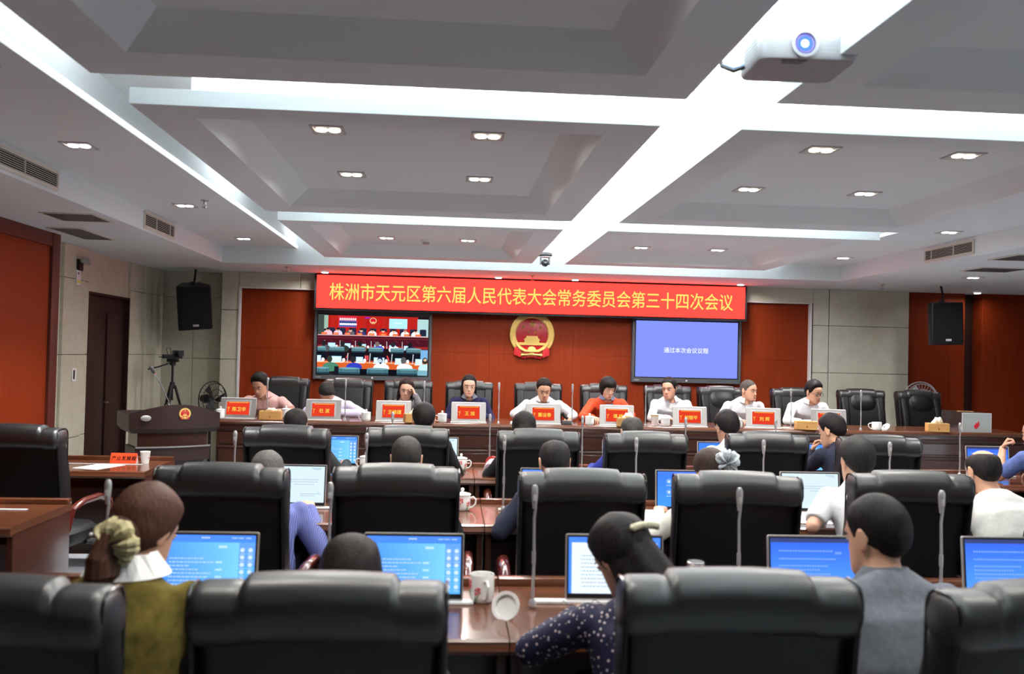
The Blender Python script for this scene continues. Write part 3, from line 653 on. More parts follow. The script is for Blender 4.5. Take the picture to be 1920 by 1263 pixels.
# lectern, turned towards the hall
lc = thing('lectern', 'dark wood speaking lectern with a small emblem, left of the long table', 'lectern', (-2.60, 8.62, 0), .52)
def arc(w_, d_, bul, z, n=14):                      # plan outline: bulging front (-y), straight back
    return [(-w_/2+w_*k/n, -d_/2-bul*sin(PI*k/n), z) for k in range(n+1)] + [(w_/2, d_/2, z), (-w_/2, d_/2, z)]
def topz(x, w_): return 1.035+.085*cos(PI*x/w_)
sec = [arc(.74,.50,.07,.86), arc(.80,.56,.08,.90), arc(.80,.56,.08,.93)]
last = [(x, y, topz(x, .80)) for x, y, z in arc(.80,.56,.08,1.0)]
MB().loft(sec+[last]).build('desk_top', LECTWOOD, lc)
MB().loft([arc(.62,.40,.05,.70), arc(.62,.40,.05,.86)]).build('neck', DARKWOOD, lc)
MB().loft([arc(.66,.44,.05,.60), arc(.66,.44,.05,.72)]).build('collar', LECTWOOD, lc)
MB().loft([arc(.50,.34,.04,.06), arc(.50,.34,.04,.5), arc(.58,.38,.05,.60)]).build('pedestal', LECTWOOD, lc)
MB().loft([arc(.66,.46,.05,0), arc(.66,.46,.05,.06)]).build('plinth', DARKWOOD, lc)
ln = [(-.33+.66*k/14, -.225-.05*sin(PI*k/14)) for k in range(15)]
MB().loft([[(x,y,.722),(x,y-.008,.722),(x,y-.008,.736),(x,y,.736)] for x, y in ln]).build('silver_line', SILVER, lc)
MB().lathe([(.045,0),(.045,.006),(.03,.010)], 24, M=T(-.27,-.335,1.0) @ RX(PI/2) @ Matrix.Diagonal((1,.6,1,1))).build('badge', SILVER, lc)
e_ = bpy.data.objects.new('badge_emblem', None); COL.objects.link(e_); e_.parent = lc; e_.location = (.06, -.362, 1.035); emblem(e_, .10, 0)
mpath = [(-.02,-.10,1.09),(-.03,-.11,1.14),(-.10,-.16,1.27),(-.20,-.24,1.42)]
MB().lathe([(.03,1.085),(.03,1.105)], 16, (-.02,-.10,0)).tube(mpath, .006).build('mic_stem', STEEL, lc)
MB().capsule([(-.195,-.237,1.412),(-.222,-.258,1.452)], [.016,.019], 12).build('mic_head', DGREY, lc)
MB().torus(.0085, .004, 14, 6, M=T(-.185,-.228,1.398)).build('mic_ring', mat('red_ring', (.7,.02,.02), .4), lc)
# wall bits by the door
el = thing('emergency_light', 'chrome twin emergency lamp on the stone pillar by the door', 'emergency light', (-3.685, 9.17, 2.44))
MB().bx(0,.03,-.05,.05,-.06,.05).build('housing', BLACK, el, bevel=.004)
for s in (-.035,.045): MB().lathe([(.012,0),(.04,.03),(.042,.05),(.0,.052)], 16, M=T(.03,s,.03) @ RY(PI/2-.2)).build('lamp', STEEL, el)
sg = thing('wall_notice', 'small white notice plate below the emergency lamp', 'sign', (-3.685, 9.16, 2.31)); MB().bx(0,.012,-.05,.05,-.075,.075).build('plate', WPLAST, sg, bevel=.002); MB().bx(.012,.0135,-.04,.04,-.055,-.03).build('yellow_band', mat('yellow_band', (.7,.6,.08), .6), sg, ang=0); MB().bx(.012,.0135,-.03,.0,.03,.05).build('mark', DGREY, sg, ang=0)
ws = thing('wall_switch', 'white switch plate with a dark slot on the stone pillar', 'switch', (-3.685, 9.13, 1.345)); MB().bx(0,.012,-.05,.05,-.065,.065).build('plate', WPLAST, ws, bevel=.004); MB().bx(.012,.016,-.03,.0,-.045,.045).build('rocker', BLACK, ws, bevel=.003)

# ================================================================== LONG TABLE ON THE DAIS
TZ = .94; TX0, TX1 = -2.27, 6.15; TY0, TY1 = 9.02, 9.78
dt = thing('long_table', 'long dark wood head table across the front of the dais', 'table', (0,0,0))
nseg = 4; Ls = (TX1-TX0)/nseg
for i in range(nseg):
    a, b = TX0+Ls*i, TX0+Ls*(i+1)
    prof_ = [(TY1,TZ),(TY1,TZ-.05),(TY0+.03,TZ-.05),(TY0+.03,TZ-.045),(TY0+.008,TZ-.04),(TY0,TZ-.025),(TY0+.006,TZ-.008),(TY0+.016,TZ)]
    MB().loft([[(x_,y,z) for y,z in prof_] for x_ in (a+.0015, b-.0015)]).build('table_top', DESKWOOD, dt, ang=35)
    MB().bx(a+.001, b-.001, TY0+.035, TY0+.08, .84, TZ-.05).build('cornice', DARKWOOD, dt, bevel=.008)
    MB().bx(a, b, TY0+.07, TY0+.10, 0, .84).build('front_board', DARKWOOD, dt, ang=0)
    MB().tube([(a+.001,TY0+.06,.835),(b-.001,TY0+.06,.835)], .014, 10).build('moulding', DARKWOOD, dt)
    MB().tube([(a+.001,TY0+.066,.665),(b-.001,TY0+.066,.665)], .010, 8).build('moulding', DARKWOOD, dt)
    for k in range(3):
        pw = Ls/3; x0 = a+pw*k; c = x0+pw/2
        MB().bx(x0+.03, x0+pw-.03, TY0+.055, TY0+.075, .14, .64).build('front_panel', DARKWOOD, dt, bevel=.010, seg=1)
        MB().bx(x0+.03, x0+pw-.03, TY0+.055, TY0+.075, .69, .815).build('front_panel', DARKWOOD, dt, bevel=.008, seg=1)
        for (u0,v0),(u1,v1) in (((-.24,.39),(0,.535)),((0,.535),(.24,.39)),((.24,.39),(0,.245)),((0,.245),(-.24,.39))):
            MB().tube([(c+u0,TY0+.054,v0),(c+u1,TY0+.054,v1)], .005, 6).build('inlay', ARMWOOD, dt)
for x in (TX0+.03, TX0+Ls, TX0+2*Ls, TX0+3*Ls, TX1-.03): MB().bx(x-.02, x+.02, 9.26, TY1-.05, .18, TZ-.05).build('side_panel', DARKWOOD, dt, ang=0)

# ================================================================== HALL DESKS
def desk(label, x0, x1, yn, plain=False, grp='hall desks'):
    d = thing('hall_desk', label, 'desk', (0,0,0), 0, grp); z = .76; yf = yn+.70
    prof = [(yf,z),(yf,z-.04),(yn+.03,z-.04),(yn+.008,z-.05),(yn-.004,z-.035),(yn+.004,z-.014),(yn+.002,z-.008),(yn+.012,z)]
    MB().loft([[(x,y,q) for y,q in prof] for x in (x0+.002, x1-.002)]).build('desk_top', DESKWOOD, d, ang=35)
    MB().bx(x0+.002, x1-.002, yf-.055, yf, z, z+.028).build('back_ledge', DESKWOOD, d, bevel=.005)
    MB().bx(x0+.02, x1-.02, yf-.06, yf-.03, .04, z-.04).build('modesty_panel', DARKWOOD, d, ang=0)
    MB().bx(x0+.03, x1-.03, yf-.19, yf-.06, .55, .565).build('shelf', DARKWOOD, d, ang=0)
    for x in (x0+.008, x1-.038): MB().bx(x, x+.03, yn+.04, yf-.005, 0, z-.04).build('side_panel', DARKWOOD, d, bevel=.003)
    return d
YN = {1: 2.77, 2: 4.63, 3: 6.36}
SEAMS = [-1.93, .215, 2.46, 4.70]
pos = ['left', 'middle', 'right']
rown = {1: 'nearest row', 2: 'second row', 3: 'third row'}
for r in (1, 2, 3):
    for k in range(3): desk_ = desk(f'{pos[k]} glossy red-brown desk section of the {rown[r]}', SEAMS[k] if k or r == 1 else -1.45, SEAMS[k+1], YN[r])
desk('aisle desk at the left wall carrying the card and paper cup', -3.42, -2.10, 6.46, grp='aisle desks')
desk('nearer aisle desk at the left edge with a cut-off orange card', -3.42, -2.06, 4.45, grp='aisle desks')

# ================================================================== CHAIRS
def chair_proto(kind):
    c = thing('leather_chair', '', 'chair', (0,0,0), 0, 'black leather chairs')
    W = .275
    # backrest, slightly reclined, from z .42 to 1.10
    secs = []
    for i in range(11):
        v = i/10; z = .40+.68*v; y = -.19-.10*v+.03*sin(PI*v)
        w_ = W*(.93+.05*v) ; secs.append(sell(0, y, w_, .055+.012*sin(PI*v), z, 28, 5.0))
    MB().loft(secs).build('backrest', LEATHER, c)
    # padded top roll in three sections
    hd = []; N = 46
    for i in range(N+1):
        x = -W*1.015+2*W*1.015*i/N; u = abs(x)/(W*1.015)
        rz_ = .071*(1-.30*max(0,(u-.90)/.10)**2.5); ry = .075*(1-.25*max(0,(u-.90)/.10)**2.5)
        cen = 1 if abs(x) < .165 else 0
        g = math.exp(-((abs(x)-.168)/.006)**2)
        up = .011 if abs(x) < .166 else -.004*u
        up -= .006*(x/.165)**2 if abs(x) < .166 else .006
        q = 1-.055*g; lp = []
        for k in range(20):
            a = 2*PI*k/20; ca, sa = cos(a), sin(a)
            yy = ry*q*math.copysign(abs(ca)**.72, ca); zz = rz_*q*math.copysign(abs(sa)**(1.05 if sa > 0 else .8), sa)
            lp.append((x, -.292+yy-.012*(zz < 0)*0, 1.072+up*(1 if sa > 0 else .3)+zz))
        hd.append(lp)
    MB().loft(hd).build('headrest', LEATHER2, c, ang=60)
    for s in (-1, 1):
        MB().tube([(s*(W-.001), -.29-.059*math.copysign(abs(cos(PI*k/12))**.62, cos(PI*k/12)), 1.071+.057*sin(PI*k/12)**.8) for k in range(13)]+[(s*(W-.004),-.222,.9),(s*(W-.012),-.205,.7)], .0042, 6).build('piping', PIPING, c)
        sd_ = [sell(s*(W-.006), -.30+.002*0, .010, .050, .66+.40*k/6, 12, 3) for k in range(7)]
        for k, q in enumerate(sd_): sd_[k] = [(x, y+.075*(1-k/6)*.9, z) for x, y, z in q]
        MB().loft(sd_).build('side_pad', LEATHER, c)
    # front cushions
    if kind == 'pillow':
        secs = []
        for i in range(9):
            v = i/8; z = .86+.22*v; secs.append(sell(0, -.215-.03*v, .165*(1-.25*(2*v-1)**2*(1 if v < .5 else .6)), .030+.035*sin(PI*max(.05, min(.95, v))), z, 24, 2.6))
        MB().loft(secs).build('head_pillow', LEATHER, c)
    fs_ = []
    for i in range(9):
        v = i/8; z = .46+.60*v; fs_.append(sell(0, -.165-.09*v+.03*sin(PI*v), .165+.01*v, .035*(.4+.6*sin(PI*max(.06, min(.94, v)))), z, 24, 4))
    MB().loft(fs_).build('back_cushion', LEATHER, c)
    if kind == 'pillow': MB().tube([(0,-.118-.09*v+.028*sin(PI*v),.50+.36*v) for v in (0,.25,.5,.75,1)], .003, 6).build('seam', PIPING, c)
    for s in (-1, 1):
        bs = []
        for i in range(9):
            v = i/8; z = .46+.62*v; bs.append(sell(s*.215, -.165-.09*v+.03*sin(PI*v), .048, .045*(.5+.5*sin(PI*max(.06, min(.94, v)))), z, 16, 3))
        MB().loft(bs).build('bolster', LEATHER, c)
    MB().loft([sell(0,.03,.24,.24,.37,28,4), sell(0,.03,.265,.265,.40,28,4), sell(0,.03,.265,.265,.45,28,4), sell(0,.03,.235,.24,.475,28,4)]).build('seat', LEATHER, c)
    for s in (-1, 1):                                # curved wooden arms
        MB().tube([(s*.315,.20,.34),(s*.325,.235,.50),(s*.325,.20,.625),(s*.325,.06,.665),(s*.325,-.12,.66),(s*.320,-.24,.63),(s*.305,-.26,.50)], [.024,.026,.028,.030,.030,.026,.022], 10, flat=.8).build('armrest', ARMWOOD, c)
        MB().tube([(s*.31,.20,.35),(s*.24,.08,.37)], .02, 8).build('arm_bracket', BLACK, c); MB().tube([(s*.305,-.25,.51),(s*.24,-.20,.46)], .018, 8).build('arm_bracket', BLACK, c)
    MB().lathe([(.03,.08),(.03,.22),(.045,.22),(.045,.34),(.10,.36),(.10,.375)], 14).build('column', BLACK, c)
    for k in range(5):
        a = 2*PI*k/5+.3; MB().tube([(.02*cos(a),.02*sin(a),.11),(.28*cos(a),.28*sin(a),.075)], [.028,.017], 8).build('base_leg', BLACK, c)
        MB().lathe([(.026,-.012),(.026,.012)], 12, M=T(.285*cos(a),.285*sin(a),.028) @ RZ(a+PI/2) @ RY(PI/2)).build('caster', BLACK, c)
    return c
chP = {}
def chair(x, y, z, rz, kind, label):
    if kind not in chP: c = chair_proto(kind); chP[kind] = c; c.location = (x, y, z); c.rotation_euler = (0,0,rz); c['label'] = label
    else: c = dup(chP[kind], (x, y, z), rz, label)
    return c
B_ = 'black leather chair '
for x, y, rz, l in ((-.955,2.25,-.03,'cut off at the lower left corner, behind the woman in olive'),(-.262,2.29,.0,'with the broadest back, bottom centre-left of the photo'),(.70,2.35,-.03,'beside the long-haired woman in the dotted dress'),(1.37,2.26,.10,'cut off at the lower right corner')):
    chair(x, y, 0, rz, 'plain', B_+l)
for x, y, rz, l in ((-.93,4.21,-.06,'in the second row beside the blue striped sleeve'),(-.208,4.27,0,'in the second row left of the lidded flower mug'),(.609,4.19,-.02,'in the second row behind the balding man in navy'),(1.32,4.17,-.10,'in the second row behind the grey scrunchie'),(2.16,4.29,-.04,'in the second row behind the grey-shirted man'),(2.98,4.20,.0,'cut off at the right photo edge in the second row')):
    chair(x, y, 0, rz, 'plain', B_+l)
for x, y, rz, l in ((-1.0,6.22,-.10,'in the third row, first from the left'),(-.252,6.36,0,'in the third row behind the man with close-cropped hair'),(.63,6.28,-.02,'in the third row behind the dark-haired woman'),(1.341,6.22,0,'in the third row before the woman in the orange jacket'),(2.25,6.36,-.08,'in the third row beside the man in a white shirt'),(3.01,6.27,-.08,'in the third row under the hair of the white-shirted man')):
    chair(x, y, 0, rz, 'plain', B_+l)
chair(-2.56, 5.95, 0, -.12, 'plain', B_+'standing alone between the two aisle desks on the left')
dch = [(-1.86,'plain','behind the man in the pink shirt'),(-1.13,'plain','behind the man bowing his head in lilac'),(-.44,'plain','behind the woman resting her cheek on a fist'),(.27,'plain','behind the woman in a navy cardigan'),(1.08,'plain','behind the man in the middle under the emblem'),(1.86,'plain','behind the woman in the orange jacket'),(2.63,'plain','behind the man looking left, below the blue screen'),(3.30,'pillow','turned behind the nearly bald man'),(4.18,'plain','behind the man with black-rimmed glasses'),(5.02,'pillow','empty, second from the right at the head table'),(5.78,'pillow','empty, last at the right end of the head table')]
for i, (x, k, l) in enumerate(dch):
    chair(x, 10.22+(.05 if i > 8 else 0), .18, PI+(.10 if i in (7, 10) else -.05 if i == 9 else 0), k, B_+l)

# ================================================================== SCREENS, MICS AND CUPS ON THE DESKS
def ui_list(w_, h_):
    p = Pic(180, 112, w_, h_); p.rect(0,0,180,112,(70,140,250)); p.poly([(0,112),(150,112),(150,14),(0,14)], [(64,130,250),(124,205,255),(120,200,255),(78,150,255)])
    p.rect(0,0,180,11,(78,138,252)); p.rect(150,14,180,112,(100,160,255)); p.poly([(150,112),(180,112),(180,60),(150,60)], (90,175,255))
    for x in (80,84,88,92): p.rect(x,4,x+3,6.5,(200,220,255))
    for x in (136,148,162): p.rect(x,4.5,x+10,6.5,(170,200,255))
    p.rect(112,20,128,25,(180,220,255))
    for i, (y, L) in enumerate(((44,86),(51,105),(58,60),(65,75),(72,96),(79,92),(86,70),(93,96),(100,80))):
        x = 22
        while x < L:
            k = 3+(i*7+int(x)*3) % 6; p.rect(x, y, x+k, y+2.4, (170,205,255)); x += k+1.5
        if i % 2: p.rect(108,y-.8,120,y+3,(175,220,255))
    for r_ in range(6):
        for c_ in range(2):
            x, y = 157+15*c_, 28+14*r_; p.ell(x, y, 4.2, 4.2, (200,222,255), 14); p.rect(x-5,y+6.5,x+5,y+8.2,(165,200,255))
    return p
def ui_doc(w_, h_):
    p = Pic(180, 112, w_, h_); p.rect(0,0,180,112,(70,135,245)); p.rect(6,11,174,112,(226,240,250)); p.rect(0,0,180,9,(76,136,250))
    p.rect(70,22,110,25,(120,130,140))
    for i in range(9):
        x = 24
        while x < (150 if i % 3 else 120): k = 2+(i*5+int(x)) % 4; p.rect(x,36+7.5*i,x+k,38+7.5*i,(150,165,180)); x += k+1.6
    return p
def ui_page(w_, h_):
    p = Pic(180, 112, w_, h_); p.rect(0,0,180,112,(206,226,236)); p.rect(140,5,170,7,(150,175,190)); p.rect(150,9,168,10.5,(160,180,190))
    for y, a, b in ((40,40,160),(47,60,160),(55,90,150),(84,110,170),(90,110,150)):
        x = a
        while x < b: p.rect(x,y,x+3,y+2,(150,165,175)); x += 4.4
    p.rect(158,78,166,83,(190,215,240)); return p
def ui_menu(w_, h_):
    p = Pic(180, 112, w_, h_); p.poly([(0,112),(180,112),(180,0),(0,0)], [(70,150,255),(70,150,255),(64,120,245),(64,120,245)])
    p.rect(0,0,180,9,(70,124,246))
    for x in (36,90,140):
        for y in (32,66):
            p.ell(x, y, 9, 9, (120,175,255), 18); p.ell(x, y, 7, 7, (64,130,250), 18); p.rect(x-4,y-4,x+4,y+4,(200,222,255)); p.rect(x-9,y+12,x+9,y+14,(170,205,255))
    return p
def ui_dark(w_, h_):
    p = ui_menu(w_, h_); p.n += 2; p.poly([(0,112),(180,112),(180,0),(0,0)], [(84,158,255),(84,158,255),(56,100,235),(56,100,235)]); p.rect(0,0,180,8,(60,70,120))
    x = 16
    for y in (24,40,54,62,70,78):
        x = 16
        while x < 130-(y*7) % 40: p.rect(x,y,x+4,y+2.5,(130,170,245)); x += 5.5
    p.rect(128,26,142,31,(110,150,235)); return p
UI = {'list': ui_list, 'doc': ui_doc, 'page': ui_page, 'menu': ui_menu, 'dark': ui_dark}
mproto = {}; first_mon = [None]
MW, MH = .355, .232
def monitor(x, y, z, rz, kind, label, tilt=-.10):
    if kind not in mproto:
        r = thing('popup_monitor', label, 'monitor', (x,y,z), rz, 'pop-up desk monitors')
        mproto[kind] = r; Mt = T(0,0,.010) @ RX(tilt)
        def pl(nm, mb, m, **k): o = mb.build(nm, m, r, **k); o.matrix_basis = Mt; return o
        q = []
        pl('case', MB().loft([[(a_, yy, MH/2+b_) for a_, b_ in [(p[0], p[1]) for p in rr(MW/2, MH/2, .008, 0, 4)]] for yy in (.0, .010)]), SILVER2)
        pl('bezel', MB().bx(-MW/2+.005, MW/2-.005, -.0012, 0, .006, MH-.005), BLACK, ang=0)
        o = link('screen', UI[kind](MW-.022, MH-.034).mesh('screen'), None, r); o.matrix_basis = Mt @ T(0, -.0014, MH/2+.006)
        MB().bx(-.30, .215, -.022, .022, .0, .010).build('slot_cover', GREYP if False else TRIM, r, bevel=.002, seg=1)
        return r
    return dup(mproto[kind], (x,y,z), rz, label)
DZ = .7602
m1 = [(-.816,3.165,'list','blue desk monitor in front of the woman in olive'),(-.101,3.175,'list','blue desk monitor left of the tall flower mug'),(.620,3.185,'doc','desk monitor showing a white page before the long-haired woman'),(1.368,3.195,'dark','blue desk monitor in front of the man in the grey shirt'),(2.118,3.205,'dark','blue desk monitor at the right photo edge')]
for x,y,k,l in m1: monitor(x,y,DZ,-.02,k,l)
m2 = [(-.834,'page','desk monitor with a pale page in the second row behind the striped sleeve'),(-.12,'list','second-row desk monitor hidden behind the chair left of the flower mug'),(.61,'list','second-row desk monitor before the balding man in navy'),(1.391,'menu','second-row desk monitor with blue icon menu beside the white papers'),(2.125,'page','pale second-row desk monitor left of the white-shirted man'),(2.90,'list','second-row desk monitor before the man with a bald crown')]
for x,k,l in m2: monitor(x,5.06,DZ,-.02,k,l)
m3 = [(-.834,'list','third-row desk monitor with a blue list at the left'),(-.075,'page','pale third-row desk monitor left of the flower mug'),(.64,'list','third-row desk monitor before the dark-haired woman'),(1.394,'menu','third-row desk monitor before the man with thinning hair'),(2.145,'menu','third-row desk monitor left of the man in the white shirt'),(2.895,'list','third-row desk monitor behind the hand of the man in dark navy'),(4.33,'dark','third-row desk monitor at the right photo edge before the man in blue')]
for x,k,l in m3: monitor(x,6.85,DZ,-.02,k,l)

# ---- gooseneck microphones
def mic_proto():
    m = thing('gooseneck_microphone', '', 'microphone', (0,0,0), 0, 'gooseneck microphones')
    MB().lathe([(.014,0),(.013,.012),(.008,.02)], 14).build('foot', MICGREY, m)
    MB().tube([(0,0,.018),(.002,0,.15),(.0,.002,.30),(.004,.0,.345)], [.0058,.0052,.0048,.0048], 8).tube([(.001,0,.145),(.001,0,.185)], .0072, 8).build('stem', MICGREY, m)
    MB().lathe([(.0065,.335),(.0085,.35),(.0110,.375),(.0120,.395),(.011,.408),(.007,.417),(0,.4185)], 14).build('head', MICGREY, m)
    MB().bx(-.006,.006,-.0135,-.009,.362,.384).build('grille', GREYP, m, bevel=.002)
    return m
mp = [None]
def mic(x, y, z, label, rz=0, s=1.0):
    if mp[0] is None: mp[0] = mic_proto(); o = mp[0]; o.location = (x,y,z); o['label'] = label
    else: o = dup(mp[0], (x,y,z), rz, label)
    o.rotation_euler = (0,0,rz); return o
G_ = 'slim grey gooseneck microphone '
for x,l in ((-1.133,'left of the woman in olive'),(-.39,'behind the broadest chair in the nearest row'),(.318,'beside the tilted white lid'),(1.05,'before the chair under the grey scrunchie'),(1.797,'right of the man in the grey shirt')): mic(x, 3.12, DZ+.010 if x != 1 else DZ, G_+l)
for x,l in ((-1.155,'behind the leftmost second-row chair'),(-.436,'left of the man with close-cropped hair'),(.334,'right of the second-row lidded flower mug'),(1.087,'behind the second-row blue menu screen'),(1.829,'rising left of the white-shirted man'),(2.58,'rising behind the chair of the white-shirted man')): mic(x, 5.03, DZ+.010, G_+l)
for x,l in ((-.401,'before the woman with her cheek on a fist, third row'),(.339,'right of the third-row flower mug'),(1.052,'before the third-row woman, near the middle'),(1.861,'left of the third-row man in a white shirt'),(2.576,'before the nearly bald man, third row'),(4.078,'near the tissue box at the right end, third row')): mic(x, 6.83, DZ+.010, G_+l)
for x,l in ((-1.80,'in front of the man in the pink shirt'),(-1.02,'in front of the man in lilac'),(-.225,'beside the woman with her cheek on a fist'),(.54,'right of the woman in a navy cardigan'),(1.30,'left of the woman in the orange jacket'),(2.07,'right of the woman in the orange jacket'),(3.62,'left of the man with black-rimmed glasses'),(4.38,'before the first empty chair')): mic(x, 9.17, TZ, G_+l)

# ---- head-table monitors with name displays on their backs
def seal(mb, M):
    mb.tube([(-.050,-.034,0),(-.046,-.010,0),(-.048,.012,0)], .0016, 5, M).tube([(-.046,-.008,0),(-.040,.004,0),(-.038,.014,0)], .0014, 5, M).tube([(-.047,-.004,0),(-.056,.006,0),(-.060,.012,0)], .0014, 5, M)
def name_monitor(x, y, rz, name, label):
    r = thing('nameplate_monitor', label, 'monitor', (x,y,TZ), rz, 'name display monitors'); w_, h_ = .355, .205
    Mt = T(0,0,.004) @ RX(-.22)                    # leans away from the hall
    def pl(nm, mb, m, **k): o = mb.build(nm, m, r, **k); o.matrix_basis = Mt; return o
    pl('case', MB().loft([[(p[0]*k_, yy, h_/2+p[1]*k_) for p in rr(w_/2, h_/2, .008, 0, 4)] for yy, k_ in ((0,.985),(.003,1),(.012,1))]), SILVER)
    pl('top_edge', MB().tube([(-w_/2+.006,.006,h_-.001),(w_/2-.006,.006,h_-.001)], .006, 8), TRIM)
    pl('recess', MB().bx(-.125,.125,-.003,.001,.030,h_-.022), GREYP, bevel=.001, seg=1)
    pl('name_display', MB().bx(-.112,.112,-.0055,-.003,.036,h_-.038), NAMERED, ang=0)
    dec = MB(); M2 = T(-.045,-.0062,.100) @ RX(PI/2); seal(dec, M2)
    for k in range(16): dec.bx(-.090+.0122*k, -.082+.0122*k, -.0064, -.0056, h_-.050, h_-.043)
    pl('name_ornament', dec, NAMEYEL, ang=0)
    if name:
        tm = text_mesh(name, .046, .0004, 1.0, .0006); o = link('name_text', tm, NAMEYEL, r); o.matrix_basis = Mt @ T(.012,-.0066,.092) @ RX(PI/2)
    pl('front_screen', MB().bx(-w_/2+.012, w_/2-.012, .0122, .0128, .012, h_-.012), emis('front_glow_%d' % int(x*10), (.25,.45,.9), .5), ang=0)
    MB().bx(-w_/2-.006, w_/2+.006, -.012, .045, 0, .008).build('foot', WPLAST, r, bevel=.002, seg=1)
    return r
nm = [(-2.08,-.03,'陈卫华','silver monitor with red name display at the left end of the head table'),(-1.235,0,'杜 波','silver monitor with red name display before the man bowing his head'),(-.53,.02,'王维疆','silver monitor with red name display half behind a tissue box, before the fist-propped woman'),(.232,0,'王 旭','silver monitor with red name display before the woman in a navy cardigan'),(1.0,-.03,'董运春','silver monitor with red name display before the man in the middle'),(1.762,-.12,'谭 娟','silver monitor with red name display covered by a tissue box, before the orange jacket'),(2.53,-.12,'刘银平','silver monitor with red name display before the man looking left'),(3.31,-.26,'刘 辉','silver monitor with red name display before the nearly bald man'),(4.02,-.20,'李 智','silver monitor with red name display behind the third-row man in navy')]
for x, rz, n, l in nm: name_monitor(x, 9.125, rz, n, l)

# ---- cups
FLOWER = mat('flower_red', (.60, .13, .14), .3, .5); LEAF = mat('flower_green', (.16, .26, .14), .4, .5)
def mug(label, loc, rz, r, h, lid, flowers, m=CERAM, grp='porcelain mugs', cat='mug', name='porcelain_mug'):
    g = thing(name, label, cat, loc, rz, grp); q = r
    MB().lathe([(q*.78,0),(q*.88,.004),(q*.97,h*.12),(q,h*.3),(q,h*.98),(q*.985,h),(q*.93,h*.985),(q*.92,h*.3),(q*.8,h*.06),(0,h*.05)], 30).build('cup', m, g, ang=50)
    MB().tube([(q*.97,0,h*.80),(q*1.35,0,h*.86),(q*1.68,0,h*.70),(q*1.62,0,h*.42),(q*1.30,0,h*.22),(q*.95,0,h*.17)], [.007,.0065,.006,.006,.006,.007], 10, flat=.8).build('handle', m, g)
    if lid:
        MB().lathe([(q*1.06,h*.99),(q*1.08,h*1.02),(q*.95,h*1.08),(q*.5,h*1.14),(q*.18,h*1.17),(q*.14,h*1.22)], 28).build('lid', m, g); MB().ball((0,0,h*1.31), q*.24, 14, 9).build('knob', m, g)
    if flowers:
        fl, lf = MB(), MB()
        for a0, z0, s in ((-PI/2-.15, h*.62, 1.0), (-PI/2+.9, h*.45, .7), (PI*.97, h*.60, 1.0)):
            for k in range(9):
                a = a0+(.30*sin(k*2.1))*s; z = z0+h*.16*s*cos(k*1.7); ra = q*.997
                fl.ball((ra*cos(a), ra*sin(a), z), (.004*s+.0015, .004*s+.0015, .0065*s), 6, 4)
            lf.tube([(q*1.003*cos(a0+.05), q*1.003*sin(a0+.05), z0-h*.12), (q*1.003*cos(a0-.1), q*1.003*sin(a0-.1), z0-h*.42*s)], .0016, 5)
            lf.ball((q*1.0*cos(a0-.2), q*1.0*sin(a0-.2), z0-h*.28), (.004,.004,.011), 6, 4)
        fl.build('flower', FLOWER, g); lf.build('leaf', LEAF, g)
    return g
mug('tall open white mug with red flowers on the nearest desk', (.145, 3.20, DZ), -PI/2+.25, .043, .098, False, True)
mug('lidded white mug with red flowers on the second-row desk', (.105, 5.06, DZ), -.1, .046, .088, True, True)
mug('lidded white mug with red flowers on the third-row desk', (.125, 6.80, DZ), -.05, .046, .088, True, True)
mug('white mug with pink flowers mostly hidden behind the second-row chair', (-.475, 5.06, DZ), PI, .045, .088, True, True)
mug('white mug with pink flowers mostly hidden behind the third-row chair', (-.59, 6.80, DZ), PI, .046, .088, True, True)
mug('cream mug whose rim shows over the broadest near chair', (-.535, 3.20, DZ), PI, .048, .085, False, False, CREAM)
mug('plain white lidded mug at the far left end of the head table', (-2.235, 9.08, TZ), PI-.6, .042, .088, True, False)
mug('plain white lidded mug behind the bamboo box at the left', (-1.64, 9.35, TZ), PI, .046, .088, True, False)
mug('plain white lidded mug between the lilac shirt and the fist-propped woman', (-.80, 9.10, TZ), PI, .046, .085, True, False)
mug('plain white lidded mug left of the navy cardigan woman', (-.035, 9.10, TZ), PI, .046, .085, True, False)
mug('plain white lidded mug before the orange jacket', (1.475, 9.10, TZ), PI/2, .046, .085, True, False)
mug('plain white lidded mug before the man looking left', (2.27, 9.12, TZ), PI-.3, .046, .085, True, False)
mug('plain white lidded mug before the nearly bald man', (3.03, 9.10, TZ), PI-.3, .046, .085, True, False)
mug('open white mug on the head table before an empty chair', (4.53, 9.12, TZ), PI-.2, .050, .085, False, False)
def lid_thing(label, M):
    g = thing('mug_lid', label, 'lid', (0,0,0), 0, 'loose mug lids'); g.matrix_basis = M
    MB().lathe([(.0,.012),(.036,.010),(.038,.000),(.049,-.002),(.050,.002),(.047,.007),(.042,.012),(.022,.019),(.006,.022),(0,.0225)], 30).build('disc', CERAM, g, ang=50); MB().ball((0,0,.030), .011, 14, 9).build('knob', CERAM, g)
lid_thing('white mug lid tipped on its knob on the nearest desk', T(.215, 3.00, DZ+.040) @ Vector((0,0,1)).rotation_difference(Vector((.42,.80,-.42))).to_matrix().to_4x4())
lid_thing('white mug lid leaning beside the open mug near the empty chairs', T(4.64, 9.14, TZ+.030) @ RY(-.9) @ RX(.2))
pc = thing('paper_cup', 'white paper cup on the far left aisle desk', 'cup', (-2.245, 6.91, DZ)); MB().lathe([(.026,0),(.0265,.002),(.036,.088),(.0375,.091),(.036,.092),(.034,.088),(.025,.004),(0,.004)], 26).build('cup', PAPER, pc, ang=50); MB().ball((.031,-.012,.045), (.003,.005,.007), 6, 4).build('red_mark', FLOWER, pc)
